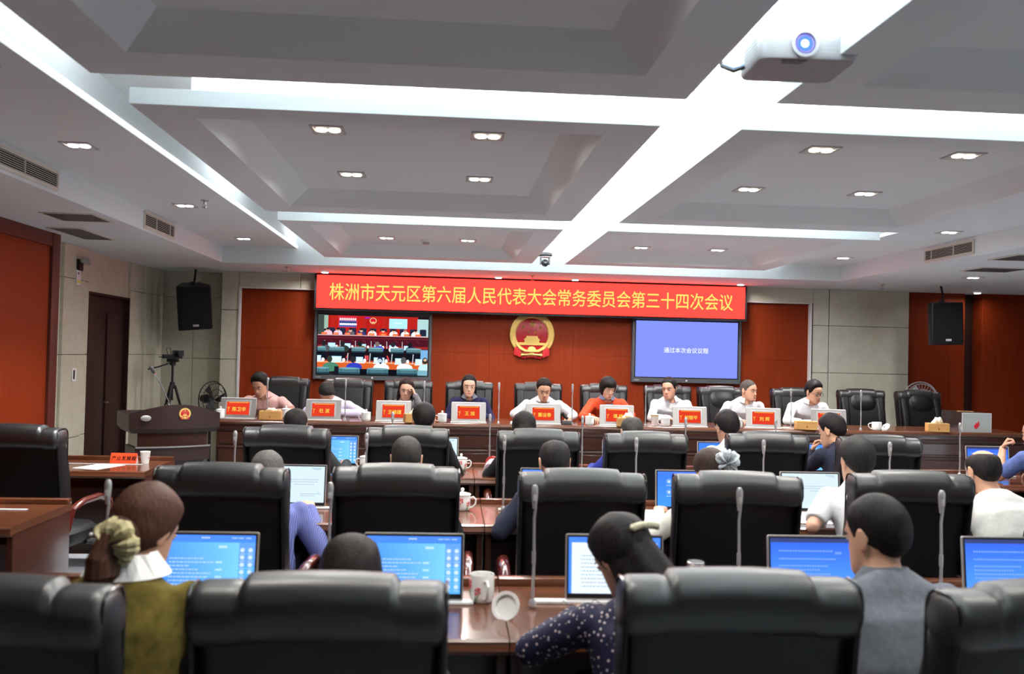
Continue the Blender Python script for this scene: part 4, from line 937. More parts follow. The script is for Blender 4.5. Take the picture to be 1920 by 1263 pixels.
wc = thing('paper_cup', 'white cup behind the lidded mug before the man looking left', 'cup', (2.18, 9.22, TZ)); MB().lathe([(.030,0),(.042,.108),(.044,.112),(.041,.112),(.030,.004),(0,.004)], 24).build('cup', CERAM, wc, ang=50); MB().lathe([(.0425,.100),(.044,.112)], 24, cap=False).build('rim_band', BAMBOO, wc)
gj = thing('glass_jar', 'clear glass tea jar with a metal lid behind the right-hand near chair', 'jar', (.93, 3.24, DZ)); MB().lathe([(.034,0),(.037,.005),(.037,.10),(.030,.112),(.030,.12),(.027,.12),(.027,.11),(.034,.10),(.034,.008),(0,.008)], 24).build('jar', GLASS, gj, ang=50); MB().lathe([(.032,.112),(.033,.114),(.033,.136),(.030,.139),(0,.139)], 28).build('lid', STEEL, gj)
for k in range(3): MB().torus(.033, .0012, 28, 6, M=T(0,0,.118+.006*k)).build('lid_ridge', STEEL, gj)
# ---- tissue boxes
def tissue(label, x, y, rz, z=TZ, puff=1.0):
    b = thing('tissue_box', label, 'tissue box', (x,y,z), rz, 'bamboo tissue boxes'); w_, d_, h_ = .215, .115, .088
    MB().bx(-w_/2,w_/2,-d_/2,d_/2,0,h_).build('box', BAMBOO, b, bevel=.003, seg=1); MB().bx(-.07,.07,-.02,.02,h_,h_+.0012).build('slot', VOID, b, ang=0)
    MB().tube([(0,-d_/2-.0008,.02),(.006,-d_/2-.0008,.03),(0,-d_/2-.0008,.046),(-.006,-d_/2-.0008,.03),(0,-d_/2-.0008,.02)], .0022, 5).build('mark', mat('dark_mark_'+str(int(x*10)), (.12,.05,.02), .6), b)
    secs = []
    for i in range(7):
        v = i/6; secs.append([(.058*(1-.55*v)*cos(2*PI*k/16)*(1+.25*sin(3*2*PI*k/16+v*2)), .018*(1+.9*v*(1-v)*4)*sin(2*PI*k/16)*(1+.3*sin(5*2*PI*k/16)), h_-.004+.060*puff*v+.012*v*sin(2*2*PI*k/16+1)*puff) for k in range(16)])
    MB().loft(secs).build('tissue', PAPERP, b, ang=80)
tissue('bamboo tissue box beside the leftmost name monitor', -1.745, 9.10, .02, puff=.5)
tissue('bamboo tissue box before the woman with her cheek on a fist', -.31, 9.07, .25, puff=.8)
tissue('bamboo tissue box covering the name display before the orange jacket', 1.86, 9.05, 0, puff=.8)
tissue('bamboo tissue box before the man with black-rimmed glasses', 3.74, 9.06, -.2, puff=.25)
tissue('bamboo tissue box standing alone near the right end of the head table', 5.17, 9.08, -.22, puff=1.0)
# ---- ballot box
bb = thing('ballot_box', 'clear acrylic ballot box with a small red flame emblem', 'ballot box', (5.66, 9.38, TZ), -.12)
W_, D_, H_ = .30, .52, .195; t_ = .006
MB().bx(-W_/2,W_/2,-D_/2,-D_/2+t_,0,H_).build('front_pane', mat('frosted_pane', (.50,.54,.52), .25, .5), bb, ang=0)
MB().bx(-W_/2,W_/2,D_/2-t_,D_/2,0,H_).build('back_pane', ACRYL, bb, ang=0)
for s in (-1,1): MB().bx(s*(W_/2-t_/2)-t_/2, s*(W_/2-t_/2)+t_/2, -D_/2+t_, D_/2-t_, 0, H_).build('side_pane', ACRYL, bb, ang=0)
MB().bx(-W_/2,W_/2,-D_/2,D_/2,H_,H_+t_).build('lid_pane', ACRYL, bb, ang=0)
MB().bx(-.08,.08,-.03,.03,H_+t_,H_+t_+.004).build('slot_plate', BAMBOO, bb, ang=0)
for x, y in ((-W_/2,-D_/2),(W_/2,-D_/2)): MB().bx(x-.003,x+.003,y-.002,y+.004,0,H_+t_).build('edge', TRIM, bb, ang=0)
MB().bx(-W_/2,W_/2,-D_/2-.001,-D_/2+.004,H_-.001,H_+t_+.001).build('edge', TRIM, bb, ang=0)
MB().prism([(-.015,.03),(.012,.045),(.028,.075),(.020,.125),(.010,.095),(-.008,.095),(-.030,.060)], -D_/2-.003, -D_/2).build('flame_emblem', mat('flame_red', (.75,.02,.03), .4), bb, ang=0)
# ---- cards, papers and odds and ends
def tent(label, x, y, rz, w_, txt):
    c = thing('tent_card', label, 'name card', (x,y,DZ), rz, 'orange tent cards'); h_ = .075; d_ = .05
    MB().add([(-w_/2,-d_/2,0),(w_/2,-d_/2,0),(w_/2,0,h_),(-w_/2,0,h_),(w_/2,-d_/2+.002,0),(-w_/2,-d_/2+.002,0),(w_/2,.0,h_-.003),(-w_/2,.0,h_-.003)], [(0,1,2,3),(5,4,6,7)[::-1],(0,5,4,1),(0,3,7,5),(1,4,6,2)]).build('front_face', ORANGE, c, ang=0)
    MB().add([(-w_/2,d_/2,0),(w_/2,d_/2,0),(w_/2,0,h_),(-w_/2,0,h_),(w_/2,d_/2-.002,0),(-w_/2,d_/2-.002,0),(w_/2,0,h_-.003),(-w_/2,0,h_-.003)], [(0,3,2,1),(4,6,7,5),(0,1,4,5),(0,5,7,3),(1,2,6,4)]).build('back_face', ORANGE, c, ang=0)
    MB().add([(w_/2-.001,-d_/2+.003,0),(w_/2-.001,d_/2-.003,0),(w_/2-.001,0,h_-.004),(w_/2-.002,-d_/2+.003,0),(w_/2-.002,d_/2-.003,0),(w_/2-.002,0,h_-.004)], [(0,1,2),(5,4,3),(0,3,4,1),(1,4,5,2),(2,5,3,0)]).build('end_flap', PAPER, c, ang=0)
    tm = text_mesh(txt, .036, .0002, 1.05, .0006, .12); o = link('lettering', tm, INK, c); o.matrix_basis = T(0,-d_/4-.0012,h_/2) @ RX(math.atan2(h_, d_/2))
    return c
tent('orange tent card on the far aisle desk beside the paper cup', -2.405, 6.93, -.03, .195, '产业发展局')
tent('orange tent card cut off at the left photo edge', -2.52, 5.02, -.03, .19, '税务局')
def sheet(label, x, y, rz, w_=.21, d_=.297, n=1, nm='paper_sheet', cat='paper'):
    s = thing(nm, label, cat, (x,y,DZ), rz, 'papers on the desks')
    for k in range(n): MB().bx(-w_/2,w_/2,-d_/2,d_/2,.0005+.0016*k,.0018+.0016*k).build('sheet', PAPER, s, ang=0, rz=.09*k)
sheet('white sheet of paper on the far left aisle desk', -2.50, 6.70, -.35)
sheet('white paper on the nearer aisle desk at the photo edge', -2.62, 4.86, -.35)
for x0, y0, l in ((-2.50, 6.84, 'grey slot strip set in the far aisle desk'), (-2.46, 4.92, 'grey slot strip set in the nearer aisle desk')):
    s = MB().bx(-.30,.26,-.016,.016,0,.004).build('slot_strip', GREYP, None, bevel=.001, seg=1, loc=(x0,y0,DZ)); tag(s, l, 'desk strip')
sheet('stack of white papers left of the second-row chair, beside the blue menu screen', 1.12, 4.87, .25, .21, .297, 3)
sheet('white papers under the arm of the white-shirted man', 2.03, 4.90, -.15, .21, .297, 2)
sheet('white paper beside the jar lid on the nearest desk', .83, 3.15, -.7, .15, .21, 1)
gl = thing('eyeglasses', 'thin-rimmed eyeglasses lying on the nearest desk', 'glasses', (.50, 3.02, DZ+.022), .15)
for s in (-.034,.034): MB().torus(.024, .0009, 26, 6, M=T(s,0,0) @ RX(PI/2-.2)).build('rim', STEEL, gl); MB().lathe([(.0235,-.0003),(.0235,.0003)], 24, M=T(s,0,0) @ RX(PI/2-.2)).build('lens', GLASS, gl)
MB().tube([(-.011,0,.008),(0,-.003,.011),(.011,0,.008)], .001, 6).build('bridge', STEEL, gl)
for s in (-1,1): MB().tube([(s*.058,0,.010),(s*.060,.05,.008),(s*.056,.115,.002),(s*.055,.135,-.016)], .0012, 6).build('temple', STEEL, gl)
ph = thing('desk_phone', 'small dark handset and dock beside the middle name monitor', 'phone', (1.245, 9.16, TZ), .1); MB().bx(-.05,.05,-.04,.04,0,.04).build('dock', DGREY, ph, bevel=.006); MB().tube([(-.05,.0,.115),(-.02,0,.075),(.01,0,.06)], [.018,.014,.018], 10).build('handset', BLACK, ph)
fd = thing('white_folder', 'white rolled paper at the elbow of the man in the middle', 'paper', (.72, 9.13, TZ), .3); MB().slab([(-.06,-.02),(.06,-.02),(.06,.02),(-.06,.02)], 0, .004).build('sheet', PAPER, fd); MB().tube([(-.06,0,.012),(.05,.0,.022)], .011, 10).build('roll', PAPER, fd)
fl = thing('crumpled_paper', 'pale flat folder beside the nearly bald man', 'paper', (3.53, 9.20, TZ), -.2); MB().slab([(-.10,-.07),(.10,-.07),(.10,.07),(-.10,.07)], 0, .006).build('folder', CREAM, fl)
gc = thing('glass_cup', 'small clear glass ashtray before the man in lilac', 'glass', (-1.0, 9.16, TZ)); MB().lathe([(.03,0),(.042,.03),(.038,.03),(.027,.006),(0,.006)], 20).build('glass', GLASS, gc)

# ================================================================== PEOPLE
from mathutils.bvhtree import BVHTree
import numpy as np
SKULL = [(-.058,.022,.086,.040),(-.050,.036,.094,.010),(-.035,.047,.096,-.025),(-.015,.056,.094,-.052),(.005,.062,.091,-.070),(.03,.068,.089,-.085),(.06,.0715,.087,-.095),(.09,.0735,.090,-.099),(.115,.072,.085,-.095),(.14,.064,.068,-.081),(.158,.051,.047,-.063),(.170,.035,.026,-.043),(.177,.018,.006,-.024)]
def skull_at(z):
    z = max(SKULL[0][0], min(SKULL[-1][0], z))
    for a, b in zip(SKULL, SKULL[1:]):
        if z <= b[0]:
            t = (z-a[0])/(b[0]-a[0]); return [a[i]+(b[i]-a[i])*t for i in range(1, 4)]
    return list(SKULL[-1][1:])
def skull_loop(z, n=28, k=1.0):
    w_, yf, yb = skull_at(z); yc = (yf+yb)/2; hd = (yf-yb)/2; out = []
    for i in range(n):
        a = 2*PI*i/n; c, s = cos(a), sin(a)
        out.append(Vector((w_*k*math.copysign(abs(c)**.9, c), yc+hd*k*math.copysign(abs(s)**(.92 if s > 0 else 1), s), z)))
    return out
HAIRLINES = {  # (y, z of hair edge), from the face to the back
 'short': [(-.10,-.020),(-.075,-.018),(-.05,.015),(-.02,.045),(.015,.062),(.03,.062),(.048,.100),(.060,.131),(.08,.142)],
 'crop':  [(-.10,-.010),(-.075,-.005),(-.05,.025),(-.02,.052),(.015,.068),(.03,.072),(.048,.108),(.062,.130),(.08,.140)],
 'full':  [(-.10,-.035),(-.05,-.03),(-.02,.01),(.015,.035),(.03,.05),(.05,.095),(.062,.118),(.08,.128)],
 'bangs': [(-.10,-.045),(-.05,-.045),(-.0,-.04),(.025,-.02),(.045,.040),(.058,.078),(.08,.082)],
 'bob':   [(-.10,-.050),(-.05,-.05),(-.0,-.045),(.018,-.01),(.035,.075),(.052,.122),(.08,.140)]}
HM = {}
def hairmat(col):
    if col not in HM:
        m = mat('hair_%d' % len(HM), col, .55, .16)
        t = tex(m, 'ShaderNodeTexNoise', (70,70,7), Scale=2.0, Detail=4.0); tint(m, ramp(m, t.outputs[0], [(.3, tuple(c*.6 for c in col)), (.75, tuple(c*1.6 for c in col))])); bump(m, t.outputs[0], .45, .006)
        HM[col] = m
    return HM[col]
SK = {}
def skinmat(col):
    if col not in SK:
        m = mat('skin_%d' % len(SK), col, .48, .4); b = m.node_tree.nodes['Principled BSDF']; b.inputs['Subsurface Weight'].default_value = .08; b.inputs['Subsurface Radius'].default_value = (.012,.004,.002)
        t = tex(m, 'ShaderNodeTexNoise', (1,1,1), Scale=14.0, Detail=4.0); tint(m, ramp(m, t.outputs[0], [(.3, (col[0]*.93,col[1]*.88,col[2]*.86)), (.7, col)])); SK[col] = m
    return SK[col]
EYEW = mat('eye_white', (.55,.52,.50), .2); EYEB = mat('iris', (.012,.008,.006), .1); LIP = mat('lips', (.38,.13,.11), .45)
SPEC = mat('glasses_frame', (.02,.02,.02), .3); SPECM = mat('glasses_metal', (.5,.45,.4), .25, .5, .8)
def remesh(mb, vox, it=3, fac=.5):
    m = mb.mesh('tmp', ang=0); o = bpy.data.objects.new('tmp', m); SC.collection.objects.link(o)
    r = o.modifiers.new('r', 'REMESH'); r.mode = 'VOXEL'; r.voxel_size = vox
    s = o.modifiers.new('s', 'SMOOTH'); s.factor = fac; s.iterations = it
    dg = bpy.context.evaluated_depsgraph_get(); me = bpy.data.meshes.new_from_object(o.evaluated_get(dg))
    bpy.data.objects.remove(o); bpy.data.meshes.remove(m); me.materials.clear(); me.shade_smooth(); return me
def spine_loft(mb, pts, rads, n=24):
    P = [Vector(p) for p in pts]; secs = []; x = Vector((1,0,0))
    for i, p in enumerate(P):
        t = (P[min(i+1,len(P)-1)]-P[max(i-1,0)]).normalized(); d = t.cross(x).normalized(); rx, ry = rads[i]
        secs.append([tuple(p + x*rx*math.copysign(abs(cos(2*PI*k/n))**.88, cos(2*PI*k/n)) + d*ry*math.copysign(abs(sin(2*PI*k/n))**.88, sin(2*PI*k/n))) for k in range(n)])
    mb.loft(secs)
def hand(mb, W, d, up, side, curl, s=1.0):
    d = Vector(d).normalized(); up = Vector(up); up = (up-d*up.dot(d)).normalized(); lat = d.cross(up)*side   # lat points to the thumb side
    def P(a, b, c): return Vector(W)+(d*a+lat*b+up*c)*s
    secs = []
    for a, hw, ht in ((-.01,.022,.017),(.02,.030,.017),(.055,.040,.015),(.085,.041,.012),(.095,.036,.009)):
        secs.append([tuple(P(a, hw*cos(2*PI*k/12), ht*sin(2*PI*k/12))) for k in range(12)])
    mb.loft(secs)
    for i, (b, L) in enumerate(((.030,.070),(.010,.080),(-.010,.074),(-.029,.058))):
        a, c, ang = .082, .0, .15; pts = [P(a-.02, b*.95, 0), P(a, b, 0)]
        for q, sg in enumerate((.45, .30, .25)):
            ang += curl*(.75+.12*i*.3+.1*q); a += L*sg*cos(ang); c -= L*sg*sin(ang); pts.append(P(a, b*(1+.05*q), c))
        mb.capsule(pts, [.0088*s,.0092*s,.0085*s,.0078*s,.0068*s], 8)
    mb.capsule([P(.015,.022,-.004), P(.040,.046,-.012), P(.066,.052-.012*curl,-.020-.010*curl), P(.088,.046-.022*curl,-.026-.012*curl)], [.013*s,.0115*s,.010*s,.008*s], 8)
def person(label, x, y, z, rz, crown, pitch=.3, yaw=0, roll=0, shirt=None, shirtcol='white', sleeve='long', skin=(.56,.315,.21), hair='short', haircol=(.010,.008,.008), ht=.013, hs=1.0, sw=.180, elb=None, wri=None, curl=.55, glasses=None, collar=True, collarcol=None, brow=True, extra=None, bald=None, hfwd=None, htop=None, pants=None, handdir=None, group=None, vox=.0095, lean=0, greyside=0):
    ro = thing('person', label, 'person', (x, y, z), rz)
    inv = (T(x,y,z) @ RZ(rz)).inverted(); C = inv @ Vector(crown)
    Rm = RZ(yaw) @ RX(-pitch) @ RY(roll) @ Matrix.Diagonal((hs,hs,hs,1))
    top = max((Rm @ v).z for q in SKULL for v in skull_loop(q[0], 16)); ctr = Rm @ Vector((0,0,.07))
    H = Vector((C.x-ctr.x, C.y-ctr.y, C.z-.012-top)); Mh = T(*H) @ Rm
    Nk = H + Vector((0, -.025-.060*sin(pitch), -.052)); Nk.x = H.x*.6
    S = Nk + Vector((0, -.028, -.036)); S.x = H.x*.35
    P0 = Vector((0, 0, .575)); mid = (P0+S)/2 + Vector((0, -.045, 0)); wsc = sw/.172
    def torso(mb, d):
        pts = [P0+Vector((0,0,-.085)), P0, P0.lerp(mid,.55), mid, mid.lerp(S,.5), S+Vector((0,-.006,-.045)), S+Vector((0,.0,.0)), Nk]
        spine_loft(mb, pts, [((a*wsc+d), b*wsc+d) for a, b in ((.15,.105),(.172,.125),(.160,.118),(.160,.112),(.172,.112),(.176,.098),(.145,.080),(.070,.066))])
    sides = []
    for k, s in enumerate((-1, 1)):
        sh = S + Vector((s*sw*.98, 0, -.035))
        e = Vector(elb[k]) if elb else Vector((S.x+s*.265, S.y+.04, .70)); q = Vector(wri[k]) if wri else Vector((S.x+s*.15, max(.33, S.y+.20), .805))
        sides.append((s, sh, e, q))
    mb = MB(); torso(mb, -.012)
    mb.tube([Nk+Vector((0,0,-.05)), Nk, H+Vector((0,-.008,.0)), Mh @ Vector((0,-.005,.04))], [.064,.056,.054,.056], 18)
    mb.loft([[tuple(Mh @ v) for v in skull_loop(q[0])] for q in SKULL])
    mb.loft([[tuple(Mh @ Vector(p)) for p in L] for L in ([(-.008,.085,.062),(.008,.085,.062),(.006,.092,.062),(-.006,.092,.062)],[(-.013,.085,.03),(.013,.085,.03),(.008,.107,.032),(-.008,.107,.032)],[(-.017,.085,.016),(.017,.085,.016),(.009,.110,.020),(-.009,.110,.020)],[(-.014,.085,.008),(.014,.085,.008),(.006,.098,.009),(-.006,.098,.009)])])
    mb.tube([Mh @ Vector((-.045,.072,.083)), Mh @ Vector((0,.086,.080)), Mh @ Vector((.045,.072,.083))], .011*hs, 8)
    for s, sh, e, q in sides:
        mb.ball(tuple(sh), .050, 14, 10); mb.capsule([sh, sh.lerp(e,.5), e], [.046,.041,.036], 12); mb.capsule([e, e.lerp(q,.35), q], [.037,.036,.025], 12)
    me = remesh(mb, vox, 2)
    Mi = Mh.inverted()                           # eye sockets
    for v in me.vertices:
        lv = Mi @ v.co
        if lv.y > .05 and .02 < lv.z < .1:
            for s in (-1, 1):
                dd = ((lv.x-s*.031)**2+(lv.z-.058)**2)/.00022
                if dd < 4: v.co = Mh @ (lv - Vector((0, .007*math.exp(-dd), 0)))
    xb = MB()
    for s, sh, e, q in sides:
        hd_ = Vector(handdir[0 if s < 0 else 1][0]) if handdir and handdir[0 if s < 0 else 1] else (q-e).normalized()*.6+Vector((-s*.25,.6,-.12))
        up_ = Vector(handdir[0 if s < 0 else 1][1]) if handdir and handdir[0 if s < 0 else 1] else Vector((0,0,1))
        cu = handdir[0 if s < 0 else 1][2] if handdir and handdir[0 if s < 0 else 1] else curl
        hand(xb, tuple(q), hd_, up_, -s if True else s, cu, .93)
        el = []
        for i in range(7):
            v = i/6; a = .004+.030*sin(PI*min(.97, max(.03, v)))**.6*(1 if v > .35 else .72); el.append([tuple(Mh @ Vector((s*(.070+.014*(.4+.6*abs(sin(2*PI*k/12/2+.6)))*(v*.4+.6)+.004*cos(2*PI*k/12)), -.012+a*.62*cos(2*PI*k/12), .020+.064*v+.002*sin(2*PI*k/12)))) for k in range(12)])
        xb.loft(el)
    bm = bmesh.new(); bm.from_mesh(me); xm = xb.mesh('x', ang=0); bm.from_mesh(xm); bpy.data.meshes.remove(xm); bm.to_mesh(me); bm.free(); me.shade_smooth(); me.name = 'body'
    body = link('body', me, skinmat(skin), ro)
    # shirt
    sb = MB(); torso(sb, .006)
    for s, sh, e, q in sides:
        sb.ball(tuple(sh), .061, 14, 10)
        if sleeve == 'long': sb.capsule([sh, sh.lerp(e,.5), e], [.058,.053,.049], 12); sb.capsule([e, e.lerp(q,.4), e.lerp(q,.88), e.lerp(q,.97)], [.050,.046,.037,.034], 12)
        else: sb.tube([sh, sh.lerp(e,.55), sh.lerp(e,.84)], [.058,.056,.057], 14)
    sm = remesh(sb, vox+.002, 3)
    nv = len(sm.vertices); co = np.empty(nv*3); no = np.empty(nv*3); sm.vertices.foreach_get('co', co); sm.vertices.foreach_get('normal', no)
    co = co.reshape(-1,3); no = no.reshape(-1,3)
    dn = np.array([noise.noise(Vector((p[0]*9+x*3, p[1]*9+y, p[2]*5)))+.5*noise.noise(Vector((p[0]*22, p[1]*22+x, p[2]*14))) for p in co])
    sm.vertices.foreach_set('co', (co+no*(.007*dn)[:,None]).ravel()); sm.update()
    sm.name = 'shirt'; so_ = link('shirt', sm, shirt, ro)
    if collar:
        cb = MB(); up_ = (H-Nk).normalized(); rows_ = []
        for i in range(25):
            a = -PI/2+.42+(2*PI-.84)*i/24+PI      # opening faces forward
            f = abs(i-12)/12; dirv = Vector((cos(a), sin(a), 0))
            r0, r1, r2 = .060, .069, .083+.012*f
            b0 = Nk+Vector((0,-.004,.012)); rows_.append([tuple(b0+Vector((dirv.x*r0, dirv.y*r0, .028-.022*f))), tuple(b0+Vector((dirv.x*(r0+.004), dirv.y*(r0+.004), .034-.022*f))), tuple(b0+Vector((dirv.x*r2, dirv.y*r2, -.006-.038*f**2))), tuple(b0+Vector((dirv.x*(r2-.006), dirv.y*(r2-.006), -.010-.038*f**2)))])
        cb.loft(rows_); cb.build('collar', collarcol or shirt, ro, ang=60)
    # hair
    if hair:
        tab = HAIRLINES[hair]; hb = MB(); secs = []; zz = [-.05+.0119*i for i in range(19)]+[.172,.1755,.177]
        for z_ in zz:
            lp = []
            for v in skull_loop(z_, 40):
                edge = lerp(tab, v.y); side = 1
                o_ = max(-.014, min(1.0, (v.z-edge)/.045)*ht)
                if bald:
                    rad = math.hypot(v.x/bald[2], (v.y+bald[1])/bald[3]); k_ = (v.z-bald[0])/.05
                    if k_ > 0 and rad < 1.4: o_ = min(o_, ht-(ht+.006)*min(1, k_)*min(1, (1.4-rad)/.4))
                dv = (v-Vector((0,-.005,.06))).normalized()
                tp_ = (htop or 1.0)
                nz = noise.noise(Vector((v.x*38+x*7, v.y*38, v.z*20)))*.0035
                if o_ > 0: o_ = o_*(1+(tp_-1)*max(0, (v.z-.09)/.08)) + nz
                lp.append(tuple(Mh @ (v+dv*o_)))
            secs.append(lp)
        hb.loft(secs); hb.build('hair', hairmat(haircol), ro, ang=0).data.shade_smooth()
    # face
    for s in (-1, 1):
        eb = MB(); eb.ball((s*.031,.0765,.057), (.0125,.010,.0075), 12, 8); eb.cur = 1; eb.ball((s*.031,.0835,.0565-.001*(pitch > .2)), (.0055,.0042,.0055), 10, 6); eb.build('eye', [EYEW, EYEB], ro).matrix_basis = Mh
        lb = MB(); lb.ball((s*.031,.0775,.0625), (.0150,.0110,.0058 if pitch > .25 else .004), 12, 8); lb.build('eyelid', skinmat(skin), ro).matrix_basis = Mh
        if brow: MB().tube([(s*.014,.0925,.075),(s*.030,.0915,.080),(s*.048,.0800,.075)], [.0028,.0038,.0018], 8, flat=.6).build('eyebrow', hairmat(haircol), ro).matrix_basis = Mh
    lp = MB(); lp.tube([(-.023,.0885,-.012),(-.010,.0965,-.0095),(0,.0975,-.0112),(.010,.0965,-.0095),(.023,.0885,-.012)], [.0015,.0044,.0036,.0044,.0015], 8, flat=.8).tube([(-.021,.088,-.014),(0,.096,-.0185),(.021,.088,-.014)], [.0015,.0052,.0015], 8, flat=.8); lp.build('mouth', LIP, ro).matrix_basis = Mh
    if glasses:
        gb = MB()
        for s in (-1, 1):
            gb.tube([(s*.033+.021*cos(2*PI*k/20)*1.08, .098-.004*abs(cos(2*PI*k/20))*(s*cos(2*PI*k/20) > 0), .055+.0165*sin(2*PI*k/20)) for k in range(21)], .0014 if glasses is SPECM else .0022, 6)
            gb.tube([(s*.056,.093,.060),(s*.074,.06,.060),(s*.079,.0,.058),(s*.078,-.012,.048)], .0016, 6)
        gb.tube([(-.011,.099,.060),(0,.101,.062),(.011,.099,.060)], .0015, 6); gb.build('glasses', glasses, ro).matrix_basis = Mh
    # legs
    tb = MB()
    for s in (-1, 1):
        tb.capsule([(s*.085,-.02,.555),(s*.10,.20,.56),(s*.115,.42,.545)], [.095,.085,.066], 12); tb.capsule([(s*.115,.42,.54),(s*.12,.43,.32),(s*.12,.40,.09)], [.064,.058,.046], 12)
    tb.build('trousers', pants or PANTS, ro)
    for s in (-1, 1): MB().loft([sell(s*.12,.44,.042,.125,.004,16,2.4), sell(s*.12,.44,.045,.13,.03,16,2.4), sell(s*.12,.43,.040,.11,.07,16,2.4), sell(s*.12,.39,.036,.05,.10,16,2)]).build('shoe', BLACK, ro)
    return ro, Mh, so_, S, Nk
def curtain(ro, Mh, levels, A, col, thick=.018, name='long_hair'):   # hanging hair: levels = (z, rx, ry, yc, xc)
    cb = MB(); secs = []
    for z_, rx, ry, yc, xc in levels:
        lp = []
        for k in range(21): th = -A+2*A*k/20; wv = 1+.03*sin(th*9); lp.append((xc+rx*wv*sin(th), yc-ry*wv*cos(th), z_))
        for k in range(20,-1,-1): th = -A+2*A*k/20; lp.append((xc+(rx-thick)*sin(th), yc-(ry-thick)*cos(th), z_))
        secs.append([tuple(Mh @ Vector(p)) for p in lp])
    cb.loft(secs); return cb.build(name, hairmat(col), ro, ang=70)
def scrunchie(ro, Mh, c, R_, r_, m, rot, nm='scrunchie'):
    secs = []; N = 60
    for i in range(N+1):
        a = 2*PI*i/N; rr_ = r_*(1+.06*sin(a*15)+.45*noise.noise(Vector((cos(a)*2.6+R_*90, sin(a)*2.6, 1.3)))+.25*noise.noise(Vector((cos(a)*7, sin(a)*7, 4.1)))); off = .5*r_*noise.noise(Vector((cos(a)*3.4, sin(a)*3.4, 9.7)))
        secs.append([((R_+rr_*cos(2*PI*k/10))*cos(a), (R_+rr_*cos(2*PI*k/10))*sin(a), rr_*sin(2*PI*k/10)*.9+off) for k in range(10)])
    MB().loft(secs, False).build(nm, m, ro, ang=0).matrix_basis = Mh @ T(*c) @ rot
def patch(ro, so_, rows_, m, name, off=.004):                  # cloth laid on the front of a shirt: rows of (z, x0, x1)
    bm = bmesh.new(); bm.from_mesh(so_.data); tr_ = BVHTree.FromBMesh(bm); vs = []; n = 7
    for z_, x0, x1 in rows_:
        for k in range(n):
            px = x0+(x1-x0)*k/(n-1); h = tr_.ray_cast(Vector((px, 1.5, z_)), Vector((0,-1,0)))[0]
            vs.append((px, (h.y if h else .1)+off, z_))
    bm.free(); nr = len(rows_); N0 = len(vs); vs += [(a, b-.006, c) for a, b, c in vs]; fs = []
    for i in range(nr-1):
        for k in range(n-1):
            a = i*n+k; fs.append((a, a+1, a+n+1, a+n)); fs.append((N0+a, N0+a+n, N0+a+n+1, N0+a+1))
    per = [k for k in range(n)]+[i*n+n-1 for i in range(1,nr)]+[(nr-1)*n+k for k in range(n-2,-1,-1)]+[i*n for i in range(nr-2,0,-1)]
    for a, b in zip(per, per[1:]+per[:1]): fs.append((a, N0+a, N0+b, b))
    return MB().add(vs, fs).build(name, m, ro)
PANTS = fabric('dark_trousers', (.012,.013,.017), .9)
WSH = fabric('white_shirt', (.62,.62,.64), .8, .04); PINK = fabric('pink_shirt', (.60,.36,.33), .8, .06); LILAC = fabric('lilac_shirt', (.58,.52,.70), .8, .05)
GREYCHK = fabric('grey_blouse', (.16,.155,.165), .85, .35, 40); NAVYC = fabric('navy_cardigan', (.018,.018,.055), .95, .2); ORNGJ = fabric('orange_jacket', (.56,.060,.018), .7, .08)
BLUSH = fabric('slate_blouse', (.12,.14,.22), .6, .1); PATT = fabric('speckled_collar', (.12,.12,.15), .7, .8, 260)
OLIVE = fabric('olive_jacket', (.105,.080,.014), .9, .35, 26); BLKT = fabric('black_top', (.012,.012,.014), .8); GREYT = fabric('grey_shirt', (.125,.135,.155), .9, .12)
NAVY = fabric('dark_navy_jacket', (.014,.016,.032), .85); BLUEST = mat('blue_striped', (.10,.12,.30), .8, .2)
t = tex(BLUEST, 'ShaderNodeTexWave', (1,1,1), Scale=40.0, Distortion=.6); tint(BLUEST, ramp(BLUEST, t.outputs[0], [(.4,(.065,.080,.25)),(.6,(.16,.18,.38))]))
DOTS = mat('dotted_navy', (.012,.012,.040), .7, .3)
t = tex(DOTS, 'ShaderNodeTexVoronoi', (1,1,1), Scale=62.0); t.inputs['Randomness'].default_value = .9; tint(DOTS, ramp(DOTS, t.outputs['Distance'], [(.19,(.62,.52,.50)),(.26,(.010,.010,.034))]))
CREAMT = fabric('cream_top', (.66,.64,.58), .85, .05); LGREY = fabric('light_grey_tee', (.56,.57,.55), .9, .05); BLUEP = fabric('blue_polo', (.075,.11,.28), .85, .1)
GREENC = fabric('dark_check', (.03,.032,.034), .85, .3); ROYAL = fabric('royal_blue', (.020,.030,.20), .8); MAUVE = fabric('mauve_sleeve', (.50,.40,.44), .8)
SCR_G = fabric('scrunchie_gold', (.42,.37,.20), .45, .2, 30); SCR_S = fabric('scrunchie_grey', (.42,.46,.50), .6, .15, 30)
WATCH = BLACK
BK = (.010,.008,.008); BR = (.028,.016,.012)
S1 = (.56,.315,.21); S2 = (.60,.36,.26); S3 = (.50,.275,.185)
D = .18; TT = .805
